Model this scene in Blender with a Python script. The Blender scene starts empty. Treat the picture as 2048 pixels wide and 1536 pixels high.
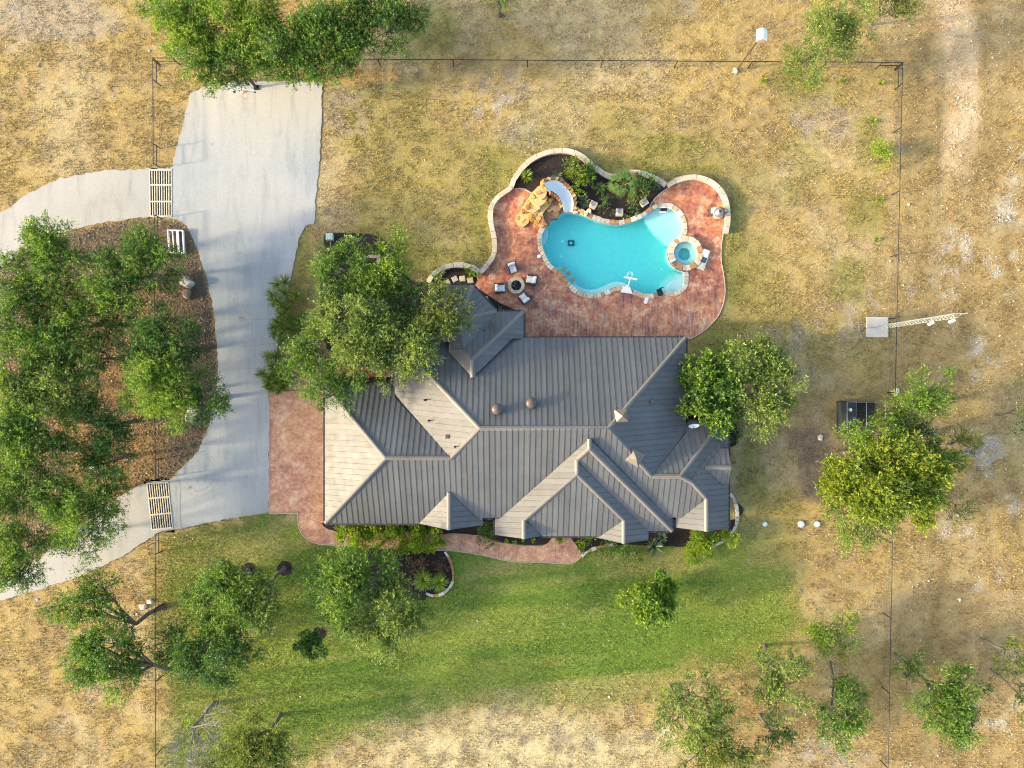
import bpy, math, random
import numpy as np
from mathutils import Vector, noise as mnoise
from mathutils.geometry import delaunay_2d_cdt

random.seed(7)
PI = math.pi
R = math.radians
scene = bpy.context.scene
COL = scene.collection

# ------------------------------------------------------------------ camera, light, exposure
CAM_H, S = 57.0, 25.0                     # drone height in metres, photo pixels per metre on the ground
cam_d = bpy.data.cameras.new('camera')
cam = bpy.data.objects.new('camera', cam_d)
COL.objects.link(cam)
cam.location = (0, 0, CAM_H)
cam.rotation_euler = (0, 0, 0)
cam_d.sensor_width = 36
cam_d.lens = 18.0 / (1024 / S / CAM_H)
cam_d.clip_start, cam_d.clip_end = 0.5, 3000
scene.camera = cam

SUN_EL, SUN_AZ = R(17.5), R(189)            # azimuth counted from +x: the sun stands in the west (left), a touch south
world = bpy.data.worlds.new('World')
scene.world = world
world.use_nodes = True
wn, wl = world.node_tree.nodes, world.node_tree.links
wn.clear()
sky = wn.new('ShaderNodeTexSky')
sky.sky_type = 'NISHITA'
sky.sun_disc = False
sky.sun_elevation = SUN_EL
sky.sun_rotation = PI / 2 - SUN_AZ
sky.air_density, sky.dust_density, sky.ozone_density = 1.0, 3.5, 0.8
bg = wn.new('ShaderNodeBackground')
bg.inputs[1].default_value = 0.15
wo = wn.new('ShaderNodeOutputWorld')
wl.new(sky.outputs[0], bg.inputs[0])
wl.new(bg.outputs[0], wo.inputs[0])
sun_d = bpy.data.lights.new('sun', 'SUN')
sun = bpy.data.objects.new('sun', sun_d)
COL.objects.link(sun)
sun_d.energy, sun_d.angle, sun_d.color = 2.0, R(3.0), (1.0, 0.81, 0.50)
sd = Vector((math.cos(SUN_EL) * math.cos(SUN_AZ), math.cos(SUN_EL) * math.sin(SUN_AZ), math.sin(SUN_EL)))
sun.rotation_euler = sd.to_track_quat('Z', 'Y').to_euler()
sun.location = (-60, -8, 40)
scene.view_settings.view_transform = 'Standard'
scene.view_settings.look = 'None'
scene.view_settings.exposure = 1.95
scene.view_settings.gamma = 1
scene.view_settings.use_curve_mapping = False
cy = scene.cycles
cy.max_bounces, cy.diffuse_bounces, cy.glossy_bounces = 8, 6, 2
cy.transmission_bounces, cy.transparent_max_bounces, cy.volume_bounces = 6, 8, 0
cy.filter_width = 1.1
cy.use_denoising = True
cy.denoising_prefilter = 'NONE'
cy.caustics_reflective = cy.caustics_refractive = False

# ------------------------------------------------------------------ helpers
def W(px, py, z=0.0):
    k = (CAM_H - z) / CAM_H / S
    return ((px - 1024) * k, (768 - py) * k, z)
def W2(px, py, z=0.0):
    return W(px, py, z)[:2]

ORG = {}
def link(o, parent=None):
    COL.objects.link(o)
    if parent is not None:
        o.parent = parent
    return o
def tag(o, label=None, cat=None, group=None, kind=None):
    if label: o['label'] = label
    if cat: o['category'] = cat
    if group: o['group'] = group
    if kind: o['kind'] = kind
    return o
def thing(name, label, cat, loc=(0, 0, 0), group=None, rot=0.0):
    o = bpy.data.objects.new(name, None)
    o.empty_display_size = 0.3
    COL.objects.link(o)
    o.location = loc
    o.rotation_euler = (0, 0, rot)
    ORG[o.name] = Vector(loc) if rot == 0 else None
    return tag(o, label, cat, group)
def copy_tree(o, parent=None):
    c = o.copy()
    COL.objects.link(c)
    c.parent = parent
    for ch in list(o.children):
        copy_tree(ch, c)
    return c
def off(parent):
    p = parent
    while p is not None and p.parent is not None:
        p = p.parent
    if p is None: return Vector((0, 0, 0))
    return ORG.get(p.name) or Vector((0, 0, 0))

class MB:
    """collects shapes into one mesh"""
    def __init__(s): s.v, s.f, s.m = [], [], []
    def add(s, v, f, mi=0):
        n = len(s.v)
        s.v += [tuple(p) for p in v]
        s.f += [tuple(i + n for i in q) for q in f]
        s.m += [mi] * len(f)
        return s
    def prism(s, poly, z0, z1, mi=0, top=None, bottom=True):
        """poly: xy list; z1 a number, or top a list of z per corner"""
        n = len(poly)
        a = sum(poly[i][0] * poly[(i + 1) % n][1] - poly[(i + 1) % n][0] * poly[i][1] for i in range(n))
        if a < 0:
            poly = poly[::-1]
            if top: top = top[::-1]
        tz = top or [z1] * n
        v = [(p[0], p[1], z0) for p in poly] + [(p[0], p[1], t) for p, t in zip(poly, tz)]
        f = [tuple(range(n, 2 * n))] + [(i, (i + 1) % n, n + (i + 1) % n, n + i) for i in range(n)]
        if bottom: f.append(tuple(range(n - 1, -1, -1)))
        return s.add(v, f, mi)
    def box(s, c, d, rz=0.0, mi=0, tilt=0.0, bev=0.0):
        x, y, z = d[0] / 2, d[1] / 2, d[2] / 2
        if bev > 0:
            b = min(bev, x * .6, y * .6, z * .6)
            pts = []
            lay = [(-z, b), (-z + b, 0), (z - b, 0), (z, b)]
            for zz, i in lay:
                pts += [(-x + i, -y + i, zz), (x - i, -y + i, zz), (x - i, y - i, zz), (-x + i, y - i, zz)]
            f = [(3, 2, 1, 0), (12, 13, 14, 15)]
            for k in range(3):
                for i in range(4):
                    a = k * 4 + i; b2 = k * 4 + (i + 1) % 4
                    f.append((a, b2, b2 + 4, a + 4))
        else:
            pts = [(-x, -y, -z), (x, -y, -z), (x, y, -z), (-x, y, -z), (-x, -y, z), (x, -y, z), (x, y, z), (-x, y, z)]
            f = [(3, 2, 1, 0), (4, 5, 6, 7), (0, 1, 5, 4), (1, 2, 6, 5), (2, 3, 7, 6), (3, 0, 4, 7)]
        out = []
        ct, st, cr, sr = math.cos(tilt), math.sin(tilt), math.cos(rz), math.sin(rz)
        for p in pts:
            px, py, pz = p[0], p[1] * ct - p[2] * st, p[1] * st + p[2] * ct
            out.append((c[0] + px * cr - py * sr, c[1] + px * sr + py * cr, c[2] + pz))
        return s.add(out, f, mi)
    def tube(s, pts, rad, n=6, mi=0, cap=True):
        pts = [Vector(p) for p in pts]
        if not hasattr(rad, '__len__'): rad = [rad] * len(pts)
        v, f = [], []
        for i, p in enumerate(pts):
            d = (pts[min(i + 1, len(pts) - 1)] - pts[max(i - 1, 0)])
            d = d.normalized() if d.length > 1e-9 else Vector((0, 0, 1))
            a = d.cross(Vector((0, 0, 1)) if abs(d.z) < .95 else Vector((1, 0, 0))).normalized()
            b = d.cross(a)
            for k in range(n):
                t = 2 * PI * k / n
                v.append(p + (a * math.cos(t) + b * math.sin(t)) * rad[i])
        for i in range(len(pts) - 1):
            for k in range(n):
                q = (i * n + k, i * n + (k + 1) % n, (i + 1) * n + (k + 1) % n, (i + 1) * n + k)
                f.append(q[::-1])
        if cap:
            f.append(tuple(range(n)))
            f.append(tuple(range(len(v) - 1, len(v) - n - 1, -1)))
        return s.add(v, f, mi)
    def lathe(s, c, prof, n=20, mi=0):
        v, f = [], []
        for r, z in prof:
            for k in range(n):
                t = 2 * PI * k / n
                v.append((c[0] + r * math.cos(t), c[1] + r * math.sin(t), c[2] + z))
        for i in range(len(prof) - 1):
            for k in range(n):
                f.append((i * n + k, i * n + (k + 1) % n, (i + 1) * n + (k + 1) % n, (i + 1) * n + k))
        if prof[-1][0] > 1e-4: f.append(tuple(range(len(v) - n, len(v))))
        return s.add(v, f, mi)
    def build(s, name, mat, parent=None, smooth=False):
        me = bpy.data.meshes.new(name)
        o3 = off(parent)
        me.from_pydata([(p[0] - o3.x, p[1] - o3.y, p[2] - o3.z) for p in s.v], [], s.f)
        for m in (mat if isinstance(mat, (list, tuple)) else [mat]): me.materials.append(m)
        if any(s.m): me.polygons.foreach_set('material_index', s.m)
        if smooth: me.polygons.foreach_set('use_smooth', [True] * len(me.polygons))
        me.update()
        return link(bpy.data.objects.new(name, me), parent)

def np_mesh(name, V, F, mat, parent=None, col=None, smooth=False):
    """fast mesh from numpy: V (n,3), F (m,k) with k = 3 or 4, col (n,3) point colours"""
    me = bpy.data.meshes.new(name)
    V = np.asarray(V, dtype=np.float32); F = np.asarray(F, dtype=np.int32)
    o3 = off(parent)
    V = V - np.array([o3.x, o3.y, o3.z], dtype=np.float32)
    k = F.shape[1]
    me.vertices.add(len(V)); me.vertices.foreach_set('co', V.ravel())
    me.loops.add(F.size); me.loops.foreach_set('vertex_index', F.ravel())
    me.polygons.add(len(F)); me.polygons.foreach_set('loop_start', np.arange(0, F.size, k, dtype=np.int32))
    if smooth: me.polygons.foreach_set('use_smooth', np.ones(len(F), dtype=bool))
    me.update(calc_edges=True)
    if col is not None:
        at = me.color_attributes.new('tint', 'FLOAT_COLOR', 'POINT')
        c4 = np.ones((len(V), 4), dtype=np.float32); c4[:, :3] = col
        at.data.foreach_set('color', c4.ravel())
    me.materials.append(mat)
    return link(bpy.data.objects.new(name, me), parent)

def smooth_path(pts, closed=False, per=6):
    """Catmull-Rom through points"""
    P = [Vector((p[0], p[1], 0)) for p in pts]
    n = len(P); out = []
    for i in range(n if closed else n - 1):
        p1, p2 = P[i], P[(i + 1) % n]
        p0 = P[(i - 1) % n] if closed or i > 0 else p1 * 2 - p2
        p3 = P[(i + 2) % n] if closed or i + 2 < n else p2 * 2 - p1
        for k in range(per):
            t = k / per
            out.append(0.5 * ((2 * p1) + (p2 - p0) * t + (2 * p0 - 5 * p1 + 4 * p2 - p3) * t * t + (3 * p1 - p0 - 3 * p2 + p3) * t ** 3))
    if not closed: out.append(P[-1])
    return [(p.x, p.y) for p in out]
def path_w(px_pts, closed=False, per=6, z=0.0):
    return smooth_path([W2(*p, z) for p in px_pts], closed, per)
def area2(P):
    return sum(P[i][0] * P[(i + 1) % len(P)][1] - P[(i + 1) % len(P)][0] * P[i][1] for i in range(len(P)))
def offset_path(P, d, closed=False):
    """moves a path d to its left"""
    n = len(P); out = []
    for i in range(n):
        a = P[(i - 1) % n] if closed or i > 0 else P[i]
        b = P[(i + 1) % n] if closed or i + 1 < n else P[i]
        tx, ty = b[0] - a[0], b[1] - a[1]
        l = math.hypot(tx, ty) or 1
        out.append((P[i][0] - ty / l * d, P[i][1] + tx / l * d))
    return out
def resample(P, step):
    seg = [math.dist(P[i], P[i + 1]) for i in range(len(P) - 1)]
    tot = sum(seg); n = max(2, int(tot / step)); out = []
    cum = [0]
    for s_ in seg: cum.append(cum[-1] + s_)
    j = 0
    for k in range(n + 1):
        d = tot * k / n
        while j < len(seg) - 1 and cum[j + 1] < d: j += 1
        t = (d - cum[j]) / (seg[j] or 1)
        out.append((P[j][0] + (P[j + 1][0] - P[j][0]) * t, P[j][1] + (P[j + 1][1] - P[j][1]) * t))
    return out
def inside(poly, X, Y):
    """vectorised point in polygon"""
    r = np.zeros(X.shape, dtype=bool)
    n = len(poly)
    for i in range(n):
        x1, y1 = poly[i]; x2, y2 = poly[(i + 1) % n]
        if y1 == y2: continue
        c = ((y1 > Y) != (y2 > Y)) & (X < (x2 - x1) * (Y - y1) / (y2 - y1) + x1)
        r ^= c
    return r
def sdist(poly, X, Y):
    """signed distance, positive inside"""
    d = np.full(X.shape, 1e9)
    n = len(poly)
    for i in range(n):
        x1, y1 = poly[i]; x2, y2 = poly[(i + 1) % n]
        dx, dy = x2 - x1, y2 - y1
        l2 = dx * dx + dy * dy or 1e-9
        t = np.clip(((X - x1) * dx + (Y - y1) * dy) / l2, 0, 1)
        d = np.minimum(d, np.hypot(X - x1 - t * dx, Y - y1 - t * dy))
    return np.where(inside(poly, X, Y), d, -d)
def vnoise(X, Y, seed=0):
    """smooth value noise 0..1"""
    xi, yi = np.floor(X).astype(np.int64), np.floor(Y).astype(np.int64)
    fx, fy = X - xi, Y - yi
    fx, fy = fx * fx * (3 - 2 * fx), fy * fy * (3 - 2 * fy)
    def h(a, b):
        n = (a * 374761393 + b * 668265263 + seed * 1442695041) & 0xffffffff
        n = ((n ^ (n >> 13)) * 1274126177) & 0xffffffff
        return ((n ^ (n >> 16)) & 0xffff) / 65535.0
    return (h(xi, yi) * (1 - fx) + h(xi + 1, yi) * fx) * (1 - fy) + (h(xi, yi + 1) * (1 - fx) + h(xi + 1, yi + 1) * fx) * fy
def fbm(X, Y, seed=0, oct=4):
    s, a, t = 0, 1, 0
    for k in range(oct):
        s = s + a * vnoise(X * 2 ** k + 17.3 * k, Y * 2 ** k - 9.1 * k, seed + k); t += a; a *= .55
    return s / t
def sstep(a, b, x):
    t = np.clip((x - a) / (b - a), 0, 1)
    return t * t * (3 - 2 * t)
def sheet(name, poly, z, mat, holes=(), parent=None, skirt=0.0, kind='structure', label=None):
    """flat sheet with optional holes and a skirt down from its outer edge"""
    pts = [Vector(p) for p in poly]; edges = [(i, (i + 1) % len(poly)) for i in range(len(poly))]
    for h in holes:
        b = len(pts)
        pts += [Vector(p) for p in h]
        edges += [(b + i, b + (i + 1) % len(h)) for i in range(len(h))]
    v, e, f, *_ = delaunay_2d_cdt(pts, edges, [], 1, 1e-5)
    mb = MB(); keep = []
    for t in f:
        cx = sum(v[i][0] for i in t) / len(t); cy_ = sum(v[i][1] for i in t) / len(t)
        A = np.array([cx]); B = np.array([cy_])
        if not inside(poly, A, B)[0] or any(inside(h, A, B)[0] for h in holes): continue
        keep.append(tuple(t))
    mb.add([(p[0], p[1], z) for p in v], keep)
    if skirt > 0:
        n = len(poly)
        P = poly if area2(poly) > 0 else poly[::-1]
        mb.add([(p[0], p[1], z) for p in P] + [(p[0], p[1], z - skirt) for p in P],
               [(n + i, n + (i + 1) % n, (i + 1) % n, i) for i in range(n)])
    o = mb.build(name, mat, parent)
    return tag(o, label, kind=kind) if parent is None else o
def stones_along(path, width, z0, z1, avg, name, parent, mats, rng, gap=.02, wj=.12, zj=.015, step=.1):
    """a row of separate stones along a path, each one an object"""
    P = resample(path, step)
    tot = step * (len(P) - 1); i = 0; out = []
    while i < len(P) - 2:
        L = max(2, int(round(avg * rng.uniform(.6, 1.45) / step)))
        j = min(i + L, len(P) - 1)
        if len(P) - 1 - j < 2: j = len(P) - 1
        seg = P[i:j + 1]
        if len(seg) > 4: seg = [seg[0], seg[len(seg) // 3], seg[2 * len(seg) // 3], seg[-1]]
        d = math.dist(seg[0], seg[1]) or 1
        def sh(a, b, g):
            l = math.dist(a, b) or 1
            return (a[0] + (b[0] - a[0]) / l * g, a[1] + (b[1] - a[1]) / l * g)
        s2 = [sh(seg[0], seg[1], gap / 2)] + seg[1:-1] + [sh(seg[-1], seg[-2], gap / 2)]
        w = width * (1 + rng.uniform(-wj, wj))
        Lp, Rp = offset_path(s2, w / 2 + rng.uniform(-.02, .02)), offset_path(s2, -w / 2 + rng.uniform(-.02, .02))
        zt = z1 + rng.uniform(-zj, zj)
        poly = Lp + Rp[::-1]
        mb = MB()
        cxm = sum(p[0] for p in poly) / len(poly); cym = sum(p[1] for p in poly) / len(poly)
        top = [(cxm + (p[0] - cxm) * .94, cym + (p[1] - cym) * .94) for p in poly]
        n = len(poly)
        if area2(poly) < 0: poly, top = poly[::-1], top[::-1]
        v = [(p[0], p[1], z0) for p in poly] + [(p[0], p[1], zt - .02) for p in poly] + [(p[0], p[1], zt) for p in top]
        f = [tuple(range(2 * n, 3 * n))]
        for k in range(n):
            k2 = (k + 1) % n
            f += [(k, k2, n + k2, n + k), (n + k, n + k2, 2 * n + k2, 2 * n + k)]
        mb.add(v, f)
        out.append(mb.build(name, rng.choice(mats), parent))
        i = j
    return out
def rough_stone(name, c, r, h, mat, parent, rng, n=7, sx=1.0, sy=1.0, rot=0.0, flat=False):
    """an irregular stone: ragged polygon, sloping top"""
    ang = sorted(rng.uniform(0, 2 * PI) * .25 + 2 * PI * k / n for k in range(n))
    rr = [r * rng.uniform(.78, 1.12) for _ in ang]
    cr, sr = math.cos(rot), math.sin(rot)
    def pt(a, q, k):
        x, y = math.cos(a) * q * k * sx, math.sin(a) * q * k * sy
        return (c[0] + x * cr - y * sr, c[1] + x * sr + y * cr)
    lay = [(0, .95), (h * .45, 1.0), (h * .85, .9), (h, .62)] if not flat else [(0, 1), (h * .8, 1), (h, .92)]
    v, f = [], []
    tx, ty = rng.uniform(-.15, .15), rng.uniform(-.15, .15)
    for z, k in lay:
        for a, q in zip(ang, rr):
            p = pt(a, q * (1 + rng.uniform(-.05, .05)), k)
            tilt = (tx * (p[0] - c[0]) + ty * (p[1] - c[1])) * (z / h) if not flat else 0
            v.append((p[0], p[1], c[2] + z + tilt))
    m = len(ang)
    for i in range(len(lay) - 1):
        for k in range(m):
            f.append((i * m + k, i * m + (k + 1) % m, (i + 1) * m + (k + 1) % m, (i + 1) * m + k))
    f.append(tuple(range((len(lay) - 1) * m, len(lay) * m)))
    return MB().add(v, f).build(name, mat, parent)

# ------------------------------------------------------------------ materials
def base_mat(name):
    m = bpy.data.materials.new(name); m.use_nodes = True
    nt = m.node_tree; nt.nodes.clear()
    out = nt.nodes.new('ShaderNodeOutputMaterial')
    b = nt.nodes.new('ShaderNodeBsdfPrincipled')
    nt.links.new(b.outputs[0], out.inputs[0])
    return m, nt, b, out
def ramp(nt, fac, stops):
    r = nt.nodes.new('ShaderNodeValToRGB')
    e = r.color_ramp.elements
    while len(e) > 1: e.remove(e[-1])
    e[0].position = stops[0][0]; e[0].color = (*stops[0][1], 1)
    for p, c in stops[1:]:
        x = e.new(p); x.color = (*c, 1)
    nt.links.new(fac, r.inputs[0])
    return r.outputs[0]
def noise_n(nt, vec, scale, detail=4, rough=.55, dist=0.0):
    n = nt.nodes.new('ShaderNodeTexNoise')
    n.inputs['Scale'].default_value = scale
    n.inputs['Detail'].default_value = detail
    n.inputs['Roughness'].default_value = rough
    n.inputs['Distortion'].default_value = dist
    nt.links.new(vec, n.inputs['Vector'])
    return n.outputs[0]
def mixc(nt, fac, a, b, mode='MIX'):
    m = nt.nodes.new('ShaderNodeMix'); m.data_type = 'RGBA'; m.blend_type = mode
    for s_, x in ((0, fac), (6, a), (7, b)):
        if isinstance(x, (int, float)): m.inputs[s_].default_value = x
        elif isinstance(x, tuple): m.inputs[s_].default_value = (*x, 1)
        else: nt.links.new(x, m.inputs[s_])
    return m.outputs[2]
def pos(nt, scale=(1, 1, 1)):
    g = nt.nodes.new('ShaderNodeNewGeometry')
    mp = nt.nodes.new('ShaderNodeMapping')
    mp.inputs['Scale'].default_value = scale
    nt.links.new(g.outputs['Position'], mp.inputs['Vector'])
    return mp.outputs[0]
def bump(nt, b, h, strength=.4, dist=.02):
    n = nt.nodes.new('ShaderNodeBump')
    n.inputs['Strength'].default_value = strength; n.inputs['Distance'].default_value = dist
    nt.links.new(h, n.inputs['Height']); nt.links.new(n.outputs[0], b.inputs['Normal'])
def plain(name, col, rough=.6, metal=0.0, spec=.4, var=.12, scale=6.0, bmp=0.0, objvar=0.0):
    """one colour with mottling, fine relief and an optional shift per object"""
    m, nt, b, _ = base_mat(name)
    p = pos(nt)
    f = noise_n(nt, p, scale, 5, .6)
    lo = tuple(c * (1 - var) for c in col); hi = tuple(min(1, c * (1 + var)) for c in col)
    c = ramp(nt, f, [(.3, lo), (.7, hi)])
    if objvar:
        oi = nt.nodes.new('ShaderNodeObjectInfo')
        mr = nt.nodes.new('ShaderNodeMapRange')
        mr.inputs[3].default_value = 1 - objvar; mr.inputs[4].default_value = 1 + objvar
        nt.links.new(oi.outputs['Random'], mr.inputs[0])
        c = mixc(nt, 1.0, c, mr.outputs[0], 'MULTIPLY')
    nt.links.new(c, b.inputs['Base Color'])
    b.inputs['Roughness'].default_value = rough
    b.inputs['Metallic'].default_value = metal
    b.inputs['Specular IOR Level'].default_value = spec
    if bmp: bump(nt, b, noise_n(nt, p, scale * 4, 4, .6), bmp, .02)
    return m
def leafy(name, trans=.5, gain=1.0):
    """leaf: colour from the per-leaf tint, part of the light passes through"""
    m = bpy.data.materials.new(name); m.use_nodes = True
    nt = m.node_tree; nt.nodes.clear()
    out = nt.nodes.new('ShaderNodeOutputMaterial')
    at = nt.nodes.new('ShaderNodeAttribute'); at.attribute_name = 'tint'
    d = nt.nodes.new('ShaderNodeBsdfDiffuse'); t = nt.nodes.new('ShaderNodeBsdfTranslucent')
    mx = nt.nodes.new('ShaderNodeMixShader'); mx.inputs[0].default_value = trans
    nt.links.new(at.outputs['Color'], d.inputs[0]); nt.links.new(at.outputs['Color'], t.inputs[0])
    nt.links.new(d.outputs[0], mx.inputs[1]); nt.links.new(t.outputs[0], mx.inputs[2])
    g = nt.nodes.new('ShaderNodeBsdfGlossy'); g.inputs['Roughness'].default_value = .5
    g.inputs[0].default_value = (.9, .95, .9, 1)
    m2 = nt.nodes.new('ShaderNodeMixShader'); m2.inputs[0].default_value = .035
    nt.links.new(mx.outputs[0], m2.inputs[1]); nt.links.new(g.outputs[0], m2.inputs[2])
    nt.links.new(m2.outputs[0], out.inputs[0])
    return m
M = {}
M['leaf'] = leafy('leaf')
M['grass'] = leafy('grass_blade', .25)
M['bark'] = plain('bark', (.12, .105, .09), .9, var=.3, scale=9, bmp=.6)
M['bark_grey'] = plain('bark_dead', (.23, .22, .20), .9, var=.2, scale=9, bmp=.5)

def ground_mat():
    m, nt, b, _ = base_mat('ground')
    at = nt.nodes.new('ShaderNodeAttribute'); at.attribute_name = 'tint'
    p = pos(nt)
    f1 = noise_n(nt, p, 2.6, 5, .7)
    f2 = noise_n(nt, p, 9.0, 4, .7)
    c = mixc(nt, 1.0, at.outputs['Color'], ramp(nt, f1, [(.3, (.74, .74, .76)), (.5, (1, 1, 1)), (.7, (1.25, 1.24, 1.2))]), 'MULTIPLY')
    c = mixc(nt, 1.0, c, ramp(nt, f2, [(.3, (.72, .72, .74)), (.5, (1, 1, 1)), (.7, (1.25, 1.25, 1.22))]), 'MULTIPLY')
    nt.links.new(c, b.inputs['Base Color'])
    b.inputs['Roughness'].default_value = .95; b.inputs['Specular IOR Level'].default_value = .1
    bump(nt, b, f2, .8, .06)
    return m
M['ground'] = ground_mat()

def concrete_mat():
    m, nt, b, _ = base_mat('driveway_concrete')
    p = pos(nt)
    big = noise_n(nt, p, .12, 4, .55)
    c = ramp(nt, big, [(.36, (.265, .295, .31)), (.5, (.32, .345, .355)), (.62, (.37, .375, .365))])
    g = nt.nodes.new('ShaderNodeSeparateXYZ'); nt.links.new(p, g.inputs[0])
    mr = nt.nodes.new('ShaderNodeMapRange'); nt.links.new(g.outputs[1], mr.inputs[0])
    mr.inputs[1].default_value = 17; mr.inputs[2].default_value = 23; mr.inputs[4].default_value = .8
    c = mixc(nt, mr.outputs[0], c, (.46, .43, .365))                         # newer, creamier pour at the hoop end
    mr2 = nt.nodes.new('ShaderNodeMapRange'); nt.links.new(g.outputs[0], mr2.inputs[0])
    mr2.inputs[1].default_value = -26; mr2.inputs[2].default_value = -31; mr2.inputs[4].default_value = .45
    c = mixc(nt, mr2.outputs[0], c, (.43, .38, .31))                         # gravelly dust beyond the cattle guards
    st = noise_n(nt, pos(nt, (1.4, .25, 1)), 1.0, 5, .65, .6)
    c = mixc(nt, 1.0, c, ramp(nt, st, [(.3, (.80, .83, .85)), (.48, (1, 1, 1)), (.7, (1.06, 1.05, 1.03))]), 'MULTIPLY')
    f = noise_n(nt, p, 14, 4, .7)
    c = mixc(nt, 1.0, c, ramp(nt, f, [(.3, (.86, .86, .86)), (.7, (1.1, 1.1, 1.1))]), 'MULTIPLY')
    sp = noise_n(nt, p, .9, 2, .4)
    c = mixc(nt, ramp(nt, sp, [(.72, (0, 0, 0)), (.78, (.35, .35, .35))]), c, (.2, .19, .17))
    def near(x, y, r, w=None):                                             # soft disc, or a ring of width w
        d = nt.nodes.new('ShaderNodeVectorMath'); d.operation = 'DISTANCE'
        nt.links.new(p, d.inputs[0]); d.inputs[1].default_value = (x, y, .035)
        v = d.outputs['Value']
        if w:
            s_ = nt.nodes.new('ShaderNodeMath'); s_.operation = 'SUBTRACT'; nt.links.new(v, s_.inputs[0]); s_.inputs[1].default_value = r
            a_ = nt.nodes.new('ShaderNodeMath'); a_.operation = 'ABSOLUTE'; nt.links.new(s_.outputs[0], a_.inputs[0]); v = a_.outputs[0]
        q = nt.nodes.new('ShaderNodeMapRange'); nt.links.new(v, q.inputs[0])
        q.inputs[1].default_value = (w or r); q.inputs[2].default_value = (w or r) * .3
        return q.outputs[0]
    br_ = noise_n(nt, p, 2.5, 3, .6)
    for px, py, r, w, k, cc in ((392, 945, 1.5, .07, .45, (.17, .17, .17)), (396, 948, 1.72, .05, .3, (.17, .17, .17)), (483, 637, .42, None, .55, (.15, .115, .09)), (381, 975, .22, None, .6, (.12, .09, .06)), (396, 961, .18, None, .6, (.12, .09, .06)),
                            (384, 984, .12, None, .6, (.10, .08, .06)), (456, 120, 1, None, 0, (0, 0, 0)), (560, 795, .35, None, .3, (.15, .14, .13)), (455, 905, .16, None, .4, (.14, .11, .1)), (500, 430, 3.2, .08, .10, (.2, .21, .21)), (505, 425, 4.6, .10, .08, (.2, .21, .21))):
        x_, y_, _ = W(px, py)
        f_ = nt.nodes.new('ShaderNodeMath'); f_.operation = 'MULTIPLY'; nt.links.new(near(x_, y_, r, w), f_.inputs[0])
        nt.links.new(ramp(nt, br_, [(.4, (0, 0, 0)), (.55, (k, k, k))]), f_.inputs[1])
        c = mixc(nt, f_.outputs[0], c, cc)
    nt.links.new(c, b.inputs['Base Color'])
    b.inputs['Roughness'].default_value = .85; b.inputs['Specular IOR Level'].default_value = .25
    bump(nt, b, f, .25, .01)
    return m
M['concrete'] = concrete_mat()
M['joint'] = plain('joint', (.21, .215, .215), .9, var=.3)

def stamped_mat(name, cols, streak=True):
    m, nt, b, _ = base_mat(name)
    p = pos(nt)
    f = noise_n(nt, p, .95, 7, .8, .2)
    c = ramp(nt, f, [(.38, cols[0]), (.46, cols[1]), (.53, cols[2]), (.61, cols[3])])
    f2 = noise_n(nt, p, .28, 4, .6, .5)
    c = mixc(nt, ramp(nt, f2, [(.42, (0, 0, 0)), (.62, (.35, .35, .35))]), c, tuple(x * y for x, y in zip(cols[2], (1.12, 1.15, .8))))
    h = noise_n(nt, p, 3.2, 5, .7)
    c = mixc(nt, 1.0, c, ramp(nt, h, [(.28, (.66, .62, .64)), (.5, (1, 1, 1)), (.72, (1.3, 1.3, 1.26))]), 'MULTIPLY')
    if streak:
        s_ = noise_n(nt, pos(nt, (5, .7, 1)), 1.0, 4, .6)
        g = nt.nodes.new('ShaderNodeSeparateXYZ'); nt.links.new(p, g.inputs[0])
        mr = nt.nodes.new('ShaderNodeMapRange'); nt.links.new(g.outputs[1], mr.inputs[0])
        mr.inputs[1].default_value = 8.5; mr.inputs[2].default_value = 5.5; mr.inputs[4].default_value = 1.0
        k = nt.nodes.new('ShaderNodeMath'); k.operation = 'MULTIPLY'
        q = ramp(nt, s_, [(.45, (0, 0, 0)), (.68, (.75, .75, .75))])
        nt.links.new(q, k.inputs[0]); nt.links.new(mr.outputs[0], k.inputs[1])
        c = mixc(nt, k.outputs[0], c, (.44, .34, .24))
        wn_ = noise_n(nt, p, .4, 4, .6)                                    # greyed, worn pale spots
        c = mixc(nt, ramp(nt, wn_, [(.66, (0, 0, 0)), (.75, (.5, .5, .5))]), c, (.40, .34, .31))
    nt.links.new(c, b.inputs['Base Color'])
    b.inputs['Roughness'].default_value = .55; b.inputs['Specular IOR Level'].default_value = .3
    bump(nt, b, h, .35, .015)
    return m
M['deck'] = stamped_mat('stamped_deck', [(.14, .055, .06), (.32, .115, .08), (.47, .19, .095), (.60, .38, .25)])
M['apron'] = stamped_mat('stamped_apron', [(.34, .155, .10), (.44, .22, .14), (.52, .29, .18), (.58, .39, .26)], False)
M['path'] = stamped_mat('stamped_path', [(.20, .09, .06), (.26, .11, .07), (.30, .13, .08), (.34, .16, .10)], False)
M['mulch'] = plain('mulch', (.035, .028, .026), .95, spec=.1, var=.6, scale=14, bmp=.9)
M['wall'] = plain('limestone_wall', (.48, .42, .32), .85, var=.25, scale=3, bmp=.4)
M['trim'] = plain('gutter_brown', (.035, .03, .028), .5)

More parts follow.
